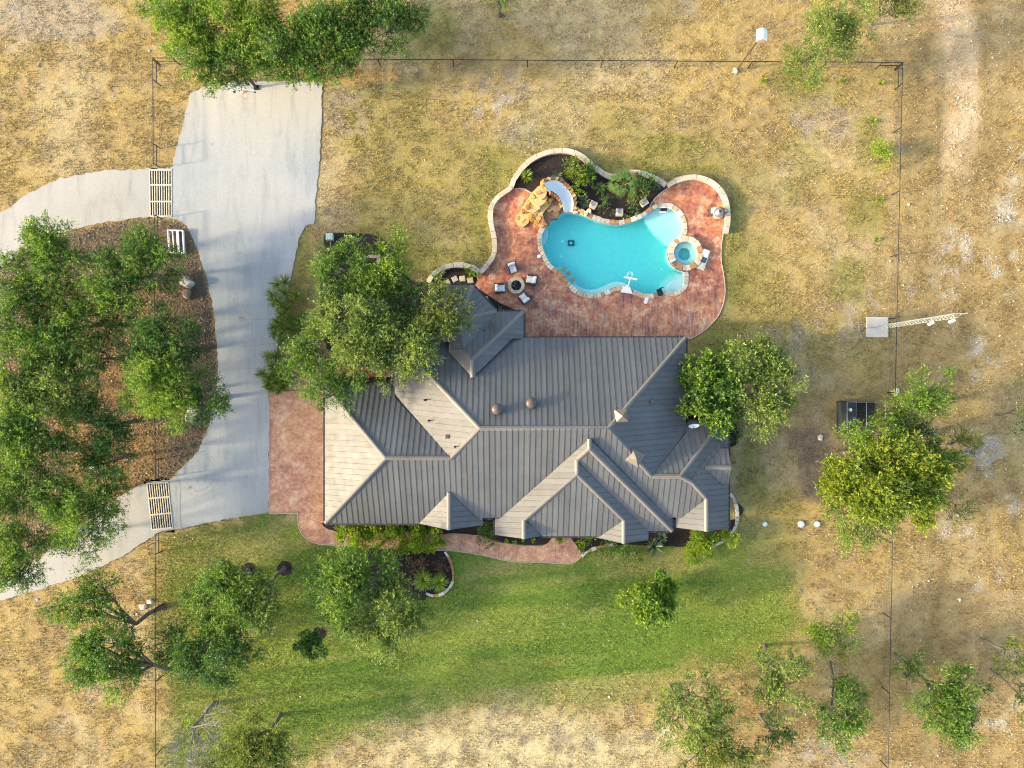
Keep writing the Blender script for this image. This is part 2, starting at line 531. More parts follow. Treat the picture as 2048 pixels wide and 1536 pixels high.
def roof_mat(name, col):
    m, nt, b, _ = base_mat(name)
    p = pos(nt)
    f = noise_n(nt, p, .5, 4, .6)
    oi = nt.nodes.new('ShaderNodeObjectInfo')
    mr = nt.nodes.new('ShaderNodeMapRange'); mr.inputs[3].default_value = .9; mr.inputs[4].default_value = 1.1
    nt.links.new(oi.outputs['Random'], mr.inputs[0])
    c = ramp(nt, f, [(.3, tuple(x * .88 for x in col)), (.7, tuple(x * 1.12 for x in col))])
    c = mixc(nt, 1.0, c, mr.outputs[0], 'MULTIPLY')
    du = noise_n(nt, p, 2.2, 6, .7)                                        # dust film and small leaf specks
    c = mixc(nt, ramp(nt, du, [(.5, (0, 0, 0)), (.75, (.09, .09, .09))]), c, (.30, .26, .19))
    sp = noise_n(nt, p, 11, 2, .5)
    c = mixc(nt, ramp(nt, sp, [(.72, (0, 0, 0)), (.77, (.35, .35, .35))]), c, (.06, .05, .035))
    nt.links.new(c, b.inputs['Base Color'])
    b.inputs['Metallic'].default_value = .04
    b.inputs['Specular IOR Level'].default_value = .3
    r = ramp(nt, noise_n(nt, p, 1.7, 4, .6), [(.3, (.48, .48, .48)), (.7, (.6, .6, .6))])
    nt.links.new(r, b.inputs['Roughness'])
    return m
M['roof'] = roof_mat('roof_metal', (.113, .116, .115))
M['cap'] = roof_mat('roof_ridge_metal', (.16, .152, .14))

STONE = [plain('flagstone_%s' % n, c, .8, var=.22, scale=5, bmp=.5, objvar=.15) for n, c in
         (('cream', (.56, .47, .34)), ('tan', (.50, .38, .24)), ('buff', (.58, .50, .38)), ('orange', (.42, .22, .09)), ('pale', (.60, .55, .46)))]
BROWNS = [plain('rock_%s' % n, c, .8, var=.25, scale=6, bmp=.6, objvar=.2) for n, c in
          (('amber', (.56, .29, .07)), ('rust', (.38, .16, .06)), ('honey', (.62, .38, .12)), ('umber', (.25, .15, .08)))]
M['mortar'] = plain('mortar', (.55, .38, .16), .9, var=.15, scale=8)
M['caps'] = [plain('cap_stone_%d' % i, c, .85, var=.16, scale=3, bmp=.4, objvar=.1) for i, c in
             enumerate(((.46, .39, .27), (.50, .42, .29), (.43, .37, .29), (.52, .46, .36)))]
M['white'] = plain('white_plastic', (.80, .80, .78), .4, var=.04)
M['cream_cloth'] = plain('cream_cloth', (.70, .66, .56), .9, var=.08, scale=8, bmp=.4)
M['cushion'] = plain('off_white_cushion', (.70, .68, .62), .9, var=.05, scale=20, bmp=.2)
M['wicker'] = plain('dark_wicker', (.035, .04, .048), .7, var=.4, scale=30, bmp=.5)
M['navy'] = plain('navy_cloth', (.035, .065, .10), .85, var=.2, scale=20)
M['black'] = plain('black_metal', (.018, .018, .02), .5, var=.2)
M['black_plastic'] = plain('black_plastic', (.02, .024, .03), .45, var=.2)
M['grey_metal'] = plain('grey_metal', (.30, .31, .32), .4, .6, var=.1)
M['galv'] = plain('galvanised', (.31, .38, .42), .45, .3, var=.12, scale=12)
M['wire'] = plain('wire_dark', (.05, .05, .05), .7)
M['pipe'] = plain('guard_pipe', (.50, .46, .36), .6, .1, var=.15, scale=8)
M['glass'] = plain('window_glass', (.03, .035, .04), .08, spec=.8)
M['door'] = plain('garage_door', (.20, .15, .11), .6, var=.2)
M['green_box'] = plain('utility_green', (.36, .50, .43), .5, var=.06)
M['lid'] = plain('lid_green', (.44, .56, .50), .55, var=.1)
M['lava'] = plain('lava_rock', (.012, .012, .013), .9, var=.6, scale=30, bmp=.8)
M['red'] = plain('red_paint', (.62, .16, .15), .5)
M['pink'] = plain('pink_paint', (.55, .30, .27), .6)
M['rust'] = plain('rusty_pole', (.09, .045, .03), .8, var=.3, scale=10)
M['lime'] = plain('limestone_boulder', (.46, .41, .35), .9, var=.3, scale=2.5, bmp=.7)
M['lime_brown'] = plain('brown_boulder', (.30, .21, .15), .9, var=.3, scale=2.5, bmp=.7)
M['slide'] = plain('slide_gelcoat', (.66, .70, .70), .3, var=.03)
M['plaster'] = plain('pool_plaster', (.52, .65, .63), .8, var=.05, scale=2.5)
M['timber'] = plain('old_timber', (.34, .28, .22), .9, var=.25, scale=7, bmp=.4)
M['shade'] = plain('shade_cloth', (.02, .03, .033), .9, var=.3, scale=20)
M['copper'] = plain('tan_flashing', (.19, .165, .145), .45, .2)

def water_mat(name, dens):
    m = bpy.data.materials.new(name); m.use_nodes = True
    nt = m.node_tree; nt.nodes.clear()
    out = nt.nodes.new('ShaderNodeOutputMaterial')
    tr = nt.nodes.new('ShaderNodeBsdfTransparent')
    gl = nt.nodes.new('ShaderNodeBsdfGlossy'); gl.inputs['Roughness'].default_value = .03
    lw = nt.nodes.new('ShaderNodeFresnel'); lw.inputs[0].default_value = 1.33
    p = pos(nt)
    w = noise_n(nt, p, 3.0, 3, .5, .8)
    bn = nt.nodes.new('ShaderNodeBump'); bn.inputs['Strength'].default_value = .25; bn.inputs['Distance'].default_value = .02
    nt.links.new(w, bn.inputs['Height'])
    nt.links.new(bn.outputs[0], gl.inputs['Normal']); nt.links.new(bn.outputs[0], lw.inputs['Normal'])
    gg = nt.nodes.new('ShaderNodeNewGeometry')                       # seen from below the surface only transmits
    iv = nt.nodes.new('ShaderNodeMath'); iv.operation = 'SUBTRACT'; iv.inputs[0].default_value = 1; nt.links.new(gg.outputs['Backfacing'], iv.inputs[1])
    fm = nt.nodes.new('ShaderNodeMath'); fm.operation = 'MULTIPLY'; nt.links.new(lw.outputs[0], fm.inputs[0]); nt.links.new(iv.outputs[0], fm.inputs[1])
    mx = nt.nodes.new('ShaderNodeMixShader')
    nt.links.new(fm.outputs[0], mx.inputs[0]); nt.links.new(tr.outputs[0], mx.inputs[1]); nt.links.new(gl.outputs[0], mx.inputs[2])
    nt.links.new(mx.outputs[0], out.inputs[0])
    va = nt.nodes.new('ShaderNodeVolumeAbsorption')
    va.inputs['Color'].default_value = (.03, .962, .957, 1); va.inputs['Density'].default_value = dens
    nt.links.new(va.outputs[0], out.inputs['Volume'])
    return m
M['water'] = water_mat('pool_water', .62)
M['spa_water'] = water_mat('spa_water', .7)

# ------------------------------------------------------------------ outlines (photo pixels -> metres on the ground)
POOL_PX = [(1367, 544), (1368.6, 555), (1367, 568), (1361, 577), (1350, 583), (1340, 584), (1328, 581), (1318.6, 585), (1303, 588),
           (1289.6, 588), (1276, 584), (1263, 577), (1250, 572), (1234, 573), (1218, 578.5), (1202.5, 585), (1184, 588.5), (1168, 586),
           (1155, 580), (1144.5, 570.6), (1134, 559), (1123, 547), (1110, 536), (1100, 526), (1090.5, 508.6), (1084, 491.5), (1083, 475.6),
           (1086.5, 462.5), (1094.5, 452), (1108, 439), (1128.7, 425.5), (1144, 425.5), (1160, 428), (1179, 435.6), (1197, 443), (1216, 448), (1237, 450),
           (1255, 446.6), (1274, 440), (1289.5, 432.7), (1303, 421.6), (1316, 415.5), (1329, 414.5), (1345, 419), (1358, 431), (1365, 446.6),
           (1365, 462.5), (1358, 474)]
pool_open = path_w(POOL_PX, False, 4)
pool_loop = pool_open + [W2(*p) for p in ((1349, 479), (1341, 487), (1335.5, 498), (1334, 508), (1336, 520), (1341, 529), (1350, 537))]
if area2(pool_loop) < 0: pass
SPA_C = W2(1369, 508); SPA_RO, SPA_RI = 34.8 / S, 23.4 / S
spa_ring = [(SPA_C[0] + SPA_RO * .93 * math.cos(t * PI / 24), SPA_C[1] + SPA_RO * .93 * math.sin(t * PI / 24)) for t in range(48)]

DRIVE = [W2(*p) for p in ((382, 187), (400, 178), (420, 170), (480, 163), (645, 163), (641, 300), (636, 352), (632, 390), (629, 447), (610, 452), (598, 478),
         (585, 540), (575, 580), (563, 625), (556, 690), (545, 745), (538, 782), (538, 1025), (460, 1037), (380, 1053), (346, 1058), (340, 1062), (305, 1072),
         (250, 1110), (150, 1157), (0, 1202), (-150, 1250), (-150, 1205), (0, 1160), (60, 1130), (120, 1085), (190, 1030), (250, 985), (296, 964), (340, 960), (372, 928),
         (395, 905), (412, 868), (426, 830), (434, 780), (436, 720), (432, 660), (424, 600), (411, 548), (394, 495), (376, 455), (350, 436), (300, 434),
         (230, 442), (160, 455), (100, 472), (40, 505), (0, 540), (-150, 640), (-150, 560), (0, 428), (60, 385), (120, 357), (200, 342), (300, 337), (344, 336), (355, 290), (368, 240), (376, 205))]
APRON = [W2(*p) for p in ((539, 782), (680, 782), (680, 1040), (860, 1040), (960, 1044), (960, 1072), (1000, 1085), (1050, 1091), (1085, 1091), (1097, 1085), (1106, 1072), (1106, 1050),
         (1157, 1050), (1158, 1100), (1163, 1111), (1151, 1123), (1135, 1127), (1080, 1124), (1020, 1122), (960, 1109), (900, 1101), (840, 1101), (780, 1097), (700, 1091), (640, 1088),
         (612, 1076), (599, 1056), (596, 1026), (539, 1026))]
DECK = path_w([(944, 571), (958, 550), (974, 531), (988, 511), (991, 491), (987, 463), (984, 437), (986, 415), (994, 402), (1008, 388), (1024, 378), (1042, 350),
               (1070, 325), (1100, 312), (1140, 311), (1190, 345), (1222, 360), (1260, 352), (1310, 366), (1335, 374), (1350, 366), (1370, 361), (1394, 362), (1418, 371), (1436, 388),
               (1447, 410), (1450, 440), (1446, 468), (1443, 490), (1442, 520), (1447, 550), (1450, 580), (1446, 608), (1434, 635), (1412, 658), (1388, 674), (1374, 679)], False, 4) \
    + [W2(*p) for p in ((1360, 690), (1040, 690), (1040, 640), (1012, 612), (985, 597), (962, 591))]
GUARD1 = [(299, 339.5), (344, 339.5), (344, 434), (301, 434)]
GUARD2 = [(294, 966), (337, 963), (346.5, 1056), (304, 1060.5)]
BEDS = {
    'mulch_bed': [(649, 470), (668, 467), (705, 466), (745, 470), (778, 487), (790, 505), (803, 540), (816, 556), (835, 565), (862, 556), (885, 545), (908, 537), (935, 541),
                  (955, 552), (946, 571), (905, 566), (890, 600), (900, 700), (860, 730), (700, 732), (655, 700), (640, 600), (648, 520)],
    'mulch_bed.a': [(700, 755), (806, 755), (806, 780), (660, 780), (660, 757)],
    'mulch_bed.b': [(948, 573), (985, 597.5), (1010, 611.5), (1042, 628), (1042, 650), (990, 650), (940, 600)],
    'mulch_bed.c': [(680, 1040), (1104, 1040), (1104, 1071), (1096, 1084), (1084, 1089), (1050, 1089), (1000, 1083), (962, 1071), (920, 1067), (880, 1068), (840, 1064), (680, 1064)],
    'mulch_bed.d': [(1160, 1050), (1470, 1040), (1458, 985), (1470, 1000), (1474, 1035), (1467, 1062), (1442, 1084), (1400, 1096), (1340, 1092), (1225, 1089), (1190, 1095), (1164, 1109), (1160, 1100)],
    'mulch_bed.e': [(740, 1098), (780, 1099), (840, 1102.5), (888, 1102.5), (902, 1128), (905, 1158), (893, 1180), (868, 1190), (845, 1200), (800, 1190), (760, 1170), (735, 1140)],
    'mulch_bed.f': [(1360, 795), (1400, 795), (1472, 850), (1470, 890), (1440, 890), (1360, 855)],
    'mulch_bed.g': [(1026, 377), (1036, 352), (1050, 336), (1072, 320), (1098, 311), (1130, 308), (1150, 312), (1170, 325), (1190, 342), (1212, 355), (1245, 353), (1290, 353), (1315, 365),
                    (1334, 377), (1318, 390), (1306, 402), (1300, 413), (1290, 425), (1268, 435), (1237, 441), (1205, 436), (1170, 425), (1148, 405), (1130, 378), (1100, 372), (1075, 388), (1050, 378)],
}
def ring_px(cx, cy_, r, n=18, j=.08, seed=1):
    g = random.Random(seed)
    return [(cx + r * g.uniform(1 - j, 1 + j) * math.cos(2 * PI * k / n), cy_ + r * g.uniform(1 - j, 1 + j) * math.sin(2 * PI * k / n)) for k in range(n)]

# ------------------------------------------------------------------ the ground: one sheet, its own colours (dry grass, lawn, bare soil, litter, caliche)
fine = np.arange(-46.8, 46.81, .36)
mid = np.arange(50, 181, 5.0)
xs = np.concatenate([[-900, -500, -300], -mid[::-1], fine, mid, [300, 500, 900]])
fy_ = np.arange(-36, 36.01, .36)
midy = np.arange(40, 181, 5.0)
ys = np.concatenate([[-900, -500, -300], -midy[::-1], fy_, midy, [300, 500, 900]])
GX, GY = np.meshgrid(xs, ys)
def ground_colour(X, Y):
    """linear base colour of the ground at metres X, Y"""
    P, Q = X * S + 1024, 768 - Y * S
    n1, n2, n3 = fbm(X * .09, Y * .09, 3), fbm(X * .35, Y * .35, 11), fbm(X * 1.1, Y * 1.1, 23, 3)
    gold, brown, pale = np.array([.375, .275, .105]), np.array([.305, .22, .095]), np.array([.40, .315, .165])
    olive, lawn, lawn2 = np.array([.225, .205, .055]), np.array([.14, .215, .034]), np.array([.225, .275, .050])
    dirt, litter, cal = np.array([.33, .27, .19]), np.array([.16, .115, .07]), np.array([.60, .56, .48])
    def blend(c, col, a):
        return c * (1 - a[..., None]) + col * a[..., None]
    def blob(cx, cy_, rx, ry=None, k=.55):
        d = np.hypot((P - cx) / rx, (Q - cy_) / (ry or rx)) + (n2 - .5) * .9 + (n3 - .5) * .5
        return sstep(1.15, k, d)
    c = np.broadcast_to(gold, X.shape + (3,)).copy()
    c = blend(c, brown, sstep(.45, .62, n2 * .6 + n1 * .4) * .75)
    c = blend(c, pale, sstep(.5, .68, fbm(X * .2 + 40, Y * .2, 31)) * .8)
    c = blend(c, brown * .85, sstep(.55, .68, n3) * .35)
    c = blend(c, np.array([.30, .26, .21]), sstep(.58, .70, fbm(X * 1.6 + 9, Y * 1.6, 67, 3)) * .22)
    c = blend(c, dirt, blob(100, 30, 150, 60) * .8)
    # outside the right fence: browner, with bare caliche
    rt = sstep(1780, 1830, P + (n2 - .5) * 60)
    c = blend(c, brown * 1.05, rt * sstep(.3, .55, n2) * .7)
    for b in ((1850, 640, 120, 200), (1860, 330, 50, 170), (1990, 640, 60, 120), (1950, 200, 60, 200)): c = blend(c, brown, blob(*b) * .7)
    tr = sstep(46, 20, np.abs(P - (1905 + 22 * np.sin(Q / 140))) + (n2 - .5) * 26) * sstep(420, 260, Q)
    c = blend(c, np.array([.50, .38, .23]), tr * .95)
    rut = fbm((X + 1.6 * np.sin(Y / 8)) * .7, Y * .16, 83, 3)                                  # old tracks running along the fence
    c = blend(c, brown * .72, rt * sstep(.52, .68, rut) * .4)
    c = blend(c, pale, rt * sstep(.48, .34, rut) * .3)
    dm = np.hypot((P - 1210) / 1.2, Q - 500)                           # mowing rounds circling the pool terrace
    yard = sstep(640, 700, P) * sstep(1780, 1720, P) * sstep(135, 170, Q) * sstep(760, 680, Q)
    c = c * (1 + .11 * yard * sstep(.35, .6, n1) * np.sin(dm / 3.9 + n2 * 2.5))[..., None]
    c = blend(c, olive, yard * sstep(.44, .60, fbm(X * .12 + 3, Y * .12, 61)) * .5)
    for b in ((1905, 500, 55, 70), (2010, 540, 50, 60), (1860, 575, 60, 40), (1965, 720, 45, 70), (1965, 910, 50, 80), (2000, 1010, 50, 60), (1905, 1060, 50, 40), (1940, 55, 50, 28),
              (2030, 330, 40, 60), (2000, 1180, 70, 50), (1960, 1450, 80, 60), (1870, 900, 40, 60), (30, 40, 40, 70), (930, 160, 60, 40), (985, 210, 70, 40), (1700, 1180, 40, 22),
              (1660, 1500, 90, 40), (2010, 420, 60, 80)):
        c = blend(c, cal * .85, blob(*b) * sstep(.52, .68, n3) * .5)
    for b in ((1670, 640, 90, 50), (1730, 600, 50, 60), (1690, 1510, 100, 40), (1690, 1180, 60, 25), (1560, 680, 60, 40), (700, 220, 140, 60), (1000, 170, 120, 40), (1050, 265, 60, 30), (1640, 240, 90, 60)):
        c = blend(c, dirt * .95, blob(*b) * sstep(.4, .6, n3) * .7)
    # olive, watered strips beside the pool wall, deck and beds
    for b in ((1000, 330, 50, 40), (960, 400, 36, 60), (970, 470, 30, 60), (940, 510, 60, 26), (1200, 325, 40, 26), (1280, 330, 80, 26), (1400, 340, 60, 20), (1475, 420, 32, 90), (1470, 540, 28, 90),
              (1450, 660, 60, 40), (1420, 700, 50, 40), (600, 500, 30, 60), (620, 560, 40, 60), (850, 520, 50, 36), (780, 470, 60, 18), (1730, 430, 50, 60), (1740, 260, 40, 60), (1600, 160, 70, 40), (1700, 560, 60, 60),
              (1480, 700, 60, 60), (1560, 1080, 60, 90), (1500, 950, 36, 120), (860, 60, 60, 60), (1340, 290, 90, 24)):
        c = blend(c, olive, blob(*b) * .75)
    # front lawn, fading into dry grass at its rim
    LP = [(320, 1062), (346, 1057), (538, 1026), (600, 1028), (640, 1050), (1160, 1060), (1480, 1030), (1520, 1110), (1590, 1160), (1618, 1230), (1600, 1285), (1545, 1325), (1480, 1345), (1400, 1350), (1300, 1380),
          (1150, 1412), (1000, 1400), (860, 1425), (720, 1465), (620, 1500), (590, 1560), (330, 1560), (335, 1400), (322, 1300), (318, 1200)]
    ls = sdist(LP, P, Q) + (n2 - .5) * 70 + (n3 - .5) * 50
    L = sstep(-34, 44, ls)
    mow = fbm(X * .04 + Y * .012, Y * .8 - X * .08, 51)
    lc = np.broadcast_to(lawn, X.shape + (3,)).copy()
    lc = blend(lc, lawn2, sstep(.4, .6, n1 * .5 + mow * .5))
    lc = blend(lc, np.array([.32, .295, .10]), sstep(.54, .70, mow * .65 + n2 * .35) * .8)
    lc = blend(lc, olive * 1.05, sstep(600, 380, P + (n2 - .5) * 200) * .42)
    c = blend(c, lc, L)
    pb = blob(1080, 1500, 330, 75, .5)
    c = blend(c, np.array([.47, .40, .22]), pb * (1 - L) * .9)
    c = blend(c, dirt * .62, pb * (1 - L) * sstep(.55, .64, n3) * .6)
    # leaf litter and soil of the island between the drives, and under the other trees
    IS = [(0, 545), (40, 510), (100, 477), (160, 458), (230, 446), (300, 438), (350, 440), (376, 458), (392, 496), (410, 548), (423, 600), (431, 660), (435, 720), (433, 780), (425, 830), (411, 868),
          (394, 905), (371, 928), (339, 958), (296, 962), (250, 983), (190, 1028), (120, 1083), (60, 1128), (-80, 1180), (-80, 600)]
    li = sstep(-6, 8, sdist(IS, P, Q))
    lit = np.broadcast_to(litter, X.shape + (3,)).copy()
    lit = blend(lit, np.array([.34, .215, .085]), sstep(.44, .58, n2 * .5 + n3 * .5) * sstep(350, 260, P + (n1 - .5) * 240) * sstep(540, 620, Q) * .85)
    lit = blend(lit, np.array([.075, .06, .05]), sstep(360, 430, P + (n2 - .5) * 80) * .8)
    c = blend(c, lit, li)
    for b in ((740, 980, 1), ): pass
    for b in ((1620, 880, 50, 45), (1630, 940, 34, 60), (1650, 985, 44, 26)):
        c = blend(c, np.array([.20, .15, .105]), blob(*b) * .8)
    for b in ((480, 170, 60, 26), (700, 150, 90, 20), (560, 40, 160, 60), (600, 130, 90, 24)): c = blend(c, np.array([.40, .25, .09]), blob(*b) * .7)
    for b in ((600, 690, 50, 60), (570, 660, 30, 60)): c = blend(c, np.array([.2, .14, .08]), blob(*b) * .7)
    return c, L, li
HOLES = [pool_loop, spa_ring, [W2(*p) for p in GUARD1], [W2(*p) for p in GUARD2]]
gc, LAWN, LITTER = ground_colour(GX, GY)
cut = np.zeros(GX.shape, dtype=bool)
for h in HOLES: cut |= inside(h, GX, GY)
ny, nx = GX.shape
idx = np.arange(nx * ny).reshape(ny, nx)
cell = np.stack([idx[:-1, :-1], idx[:-1, 1:], idx[1:, 1:], idx[1:, :-1]], -1).reshape(-1, 4)
bad = (cut[:-1, :-1] | cut[:-1, 1:] | cut[1:, 1:] | cut[1:, :-1]).reshape(-1)
gz = (fbm(GX * .3, GY * .3, 77) - .5) * .05 - .02
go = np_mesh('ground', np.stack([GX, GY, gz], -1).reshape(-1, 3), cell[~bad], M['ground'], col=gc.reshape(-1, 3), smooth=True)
tag(go, 'dry golden grassland with a green front lawn', kind='structure')

# ------------------------------------------------------------------ paved surfaces
g1, g2 = [W2(*p) for p in GUARD1], [W2(*p) for p in GUARD2]
def rag(P, amp, seed, step=.35):
    """frays a clean outline a little"""
    Q_ = resample(P + [P[0]], step)[:-1]
    g = random.Random(seed)
    return [(x + g.uniform(-amp, amp), y + g.uniform(-amp, amp)) for x, y in Q_]
drive = sheet('driveway', rag(DRIVE, .07, 3), .035, M['concrete'], [g1, g2], skirt=.12, label='pale grey concrete driveway with a wide court and a hoop at its end')
jb = MB()
for a, b in (((434, 697), (556, 686)), ((538, 785), (538, 1024)), ((360, 960), (362, 1055)), ((430, 640), (560, 638))):
    a2, b2 = W2(*a), W2(*b); an = math.atan2(b2[1] - a2[1], b2[0] - a2[0])
    jb.box(((a2[0] + b2[0]) / 2, (a2[1] + b2[1]) / 2, .037), (math.dist(a2, b2), .022, .008), an)
jb.build('expansion_joint', M['joint'], drive)
apron = sheet('walkway', APRON, .045, M['apron'], skirt=.12, label='stamped terracotta concrete apron and front walk')
jb = MB()
for a, b in (((648, 1048), (648, 1089)), ((697, 1066), (697, 1091)), ((736, 1066), (736, 1093)), ((776, 1066), (776, 1096)), ((812, 1066), (812, 1099)), ((850, 1066), (850, 1100)), ((887, 1068), (887, 1101)), ((923, 1068), (921, 1102)),
             ((962, 1073), (958, 1108)), ((1000, 1086), (996, 1117)), ((1035, 1090), (1033, 1122)), ((1072, 1091), (1072, 1124)), ((1110, 1080), (1112, 1126)), ((539, 936), (649, 936)), ((597, 1027), (649, 1050)), ((539, 1024), (649, 1024))):
    a2, b2 = W2(*a), W2(*b); an = math.atan2(b2[1] - a2[1], b2[0] - a2[0])
    jb.box(((a2[0] + b2[0]) / 2, (a2[1] + b2[1]) / 2, .047), (math.dist(a2, b2), .03, .008), an)
jb.build('expansion_joint', plain('apron_joint', (.2, .12, .1), .9), apron)
rim = MB()                                                        # the lighter rounded lip of the walk
for seq in ([(596, 1026), (599, 1056), (612, 1076), (640, 1088), (700, 1091), (780, 1097), (840, 1101), (900, 1101), (960, 1109), (1020, 1122), (1080, 1124), (1135, 1127), (1151, 1123), (1163, 1111), (1158, 1100)], [(539, 1026), (596, 1026)], [(539, 783), (539, 1026)]):
    P = path_w(seq, False, 3)
    rim.tube([(x, y, .035) for x, y in P], .045, 5)
rim.build('walkway_lip', plain('lip', (.50, .38, .29), .7), apron)
sheet('garden_path', [W2(*p) for p in ((692, 729), (860, 729), (860, 756), (692, 756))], .05, M['path'], skirt=.1, label='dark brown paved path beside the garage')
deck = sheet('pool_deck', DECK, .05, M['deck'], [pool_loop, spa_ring], skirt=.15, label='red brown stamped concrete deck round the pool')
P = path_w([(1374, 679), (1388, 674), (1412, 658), (1434, 635), (1446, 608), (1450, 580), (1447, 550), (1442, 520), (1443, 490), (1446, 468)], False, 4)
rim = MB(); rim.tube([(x, y, .04) for x, y in P], .045, 5)
P = path_w([(1030, 378), (1046, 378), (1062, 386), (1070, 396)], False, 4); rim.tube([(x, y, .05) for x, y in P], .05, 5)
P = path_w([(1334, 377), (1318, 389), (1306, 402), (1299, 413)], False, 4); rim.tube([(x, y, .05) for x, y in P], .05, 5)
rim.build('deck_lip', plain('deck_lip_tan', (.46, .36, .27), .7), deck)
for i, (k, v) in enumerate(BEDS.items()):
    P = [W2(*p) for p in v]
    sheet('mulch_bed', rag(path_w(v, True, 3), .04, 20 + i, .25), .062 + i * .0007, M['mulch'], skirt=.1, label='bed of dark bark mulch')
for i, (cx, cy_, r) in enumerate(((569, 1137, 14.5), (496, 1140, 14), (639, 1266, 13))):
    sheet('mulch_ring', [W2(*p) for p in ring_px(cx, cy_, r, 22, .07, 5 + i)], .03, M['mulch'], skirt=.06, label='round ring of dark mulch at a tree in the lawn')

# ------------------------------------------------------------------ the house
PITCH = .51
def roof_plane(kind, e, z0=3.0):
    if kind in 'NS':
        E = (768 - e) / S * (CAM_H - z0) / CAM_H
    else:
        E = (e - 1024) / S * (CAM_H - z0) / CAM_H
    def zf(px, py):
        a, b = (px - 1024) / S, (768 - py) / S
        if kind == 'N': return (z0 + PITCH * (E - b)) / (1 - PITCH * b / CAM_H)
        if kind == 'S': return (z0 + PITCH * (b - E)) / (1 + PITCH * b / CAM_H)
        if kind == 'W': return (z0 + PITCH * (a - E)) / (1 + PITCH * a / CAM_H)
        return (z0 + PITCH * (E - a)) / (1 - PITCH * a / CAM_H)
    return zf
AP = (918, 641)
FACES = [
    (roof_plane('W', 650), [(650, 770), (771, 916), (650, 1047)]),
    (roof_plane('N', 770), [(650, 770), (790, 770), (790, 795), (902, 916), (771, 916)]),
    (roof_plane('W', 790), [(790, 795), (788, 675), (960, 857), (902, 916)]),
    (roof_plane('N', 675), [(788, 675), (1372, 675), (1217, 857), (960, 857)]),
    (roof_plane('S', 1043), [(650, 1047), (838, 1047), (965, 1042), (965, 1035), (1363, 1035), (1413, 997), (1384, 965), (1377, 965), (1361, 953), (1303, 953), (1217, 857), (960, 857), (902, 916), (771, 916)]),
    (roof_plane('E', 1372), [(1217, 857), (1372, 675), (1372, 865), (1303, 953)]),
    (roof_plane('N', 843), [(1303, 953), (1372, 865), (1372, 843), (1445, 843), (1361, 953)]),
    (roof_plane('E', 1447), [(1361, 953), (1445, 843), (1447, 870), (1377, 965)]),
    (roof_plane('N', 870), [(1377, 965), (1447, 870), (1457, 872), (1384, 965)]),
    (roof_plane('E', 1457), [(1384, 965), (1457, 872), (1457, 1057), (1413, 1063), (1413, 997)]),
    ('z', [(1410, 935, 4.08), (1440, 897, 3.5), (1456, 897, 3.35), (1462, 935, 4.08)]),
    ('z', [(1410, 935, 4.08), (1462, 935, 4.08), (1457, 968, 3.35), (1443, 968, 3.5)]),
    (roof_plane('W', 1352), [(1413, 997), (1413, 1063), (1352, 1055), (1352, 1035), (1363, 1035)]),
    (roof_plane('W', 838), [(898, 985), (898, 1060), (838, 1047)]),
    (roof_plane('E', 965), [(898, 985), (955, 1037), (965, 1035), (965, 1050), (898, 1060)]),
    (roof_plane('W', 990), [(1179, 878), (1179, 898), (1154, 920), (1154, 948), (1048, 1040), (1048, 1078), (990, 1070), (990, 1037), (1000, 1037)]),
    (roof_plane('S', 1062), [(1179, 898), (1345, 1062), (1297, 1062), (1154, 920)]),
    (roof_plane('E', 1345), [(1179, 878), (1335, 1035), (1345, 1035), (1345, 1062), (1179, 898)]),
    (roof_plane('E', 1297), [(1154, 920), (1297, 1062), (1297, 1080), (1248, 1087), (1248, 1040), (1154, 948)]),
    (roof_plane('S', 1072), [(1154, 948), (1248, 1040), (1200, 1072), (1085, 1072), (1048, 1040)]),
    ('z', [(1048, 1040, 4.1), (1085, 1072, 3.1), (1048, 1078, 4.05)]),
    ('z', [(1248, 1040, 4.1), (1248, 1087, 4.05), (1190, 1075, 3.0), (1200, 1072, 3.05)]),
    (roof_plane('N', 623), [(927, 698), (994, 623), (1047, 623), (944, 720)]),
    (roof_plane('E', 1047), [(1047, 623), (1047, 677), (1025, 677), (945, 755), (944, 720)]),
    ('z', [(944, 720, 4.9), (945, 755, 4.75), (898, 704, 3.75), (898, 684, 3.75), (927, 698, 4.5)]),
    ('z', [(889, 570, 3.0), (945, 570, 3.0), (*AP, 4.45)]),
    ('z', [(945, 570, 3.0), (994, 623, 3.0), (*AP, 4.45)]),
    ('z', [(994, 623, 3.0), (927, 698, 4.5), (*AP, 4.45)]),
    ('z', [(927, 698, 4.5), (898, 684, 3.75), (847, 670, 3.0), (*AP, 4.45)]),
    ('z', [(847, 670, 3.0), (847, 612, 3.0), (*AP, 4.45)]),
    ('z', [(847, 612, 3.0), (889, 570, 3.0), (*AP, 4.45)]),
]
acc = {}
for zf, poly in FACES:
    for p in poly:
        acc.setdefault(p[:2], []).append(p[2] if zf == 'z' else zf(*p))
RV = {k: W(k[0], k[1], sum(v) / len(v)) for k, v in acc.items()}

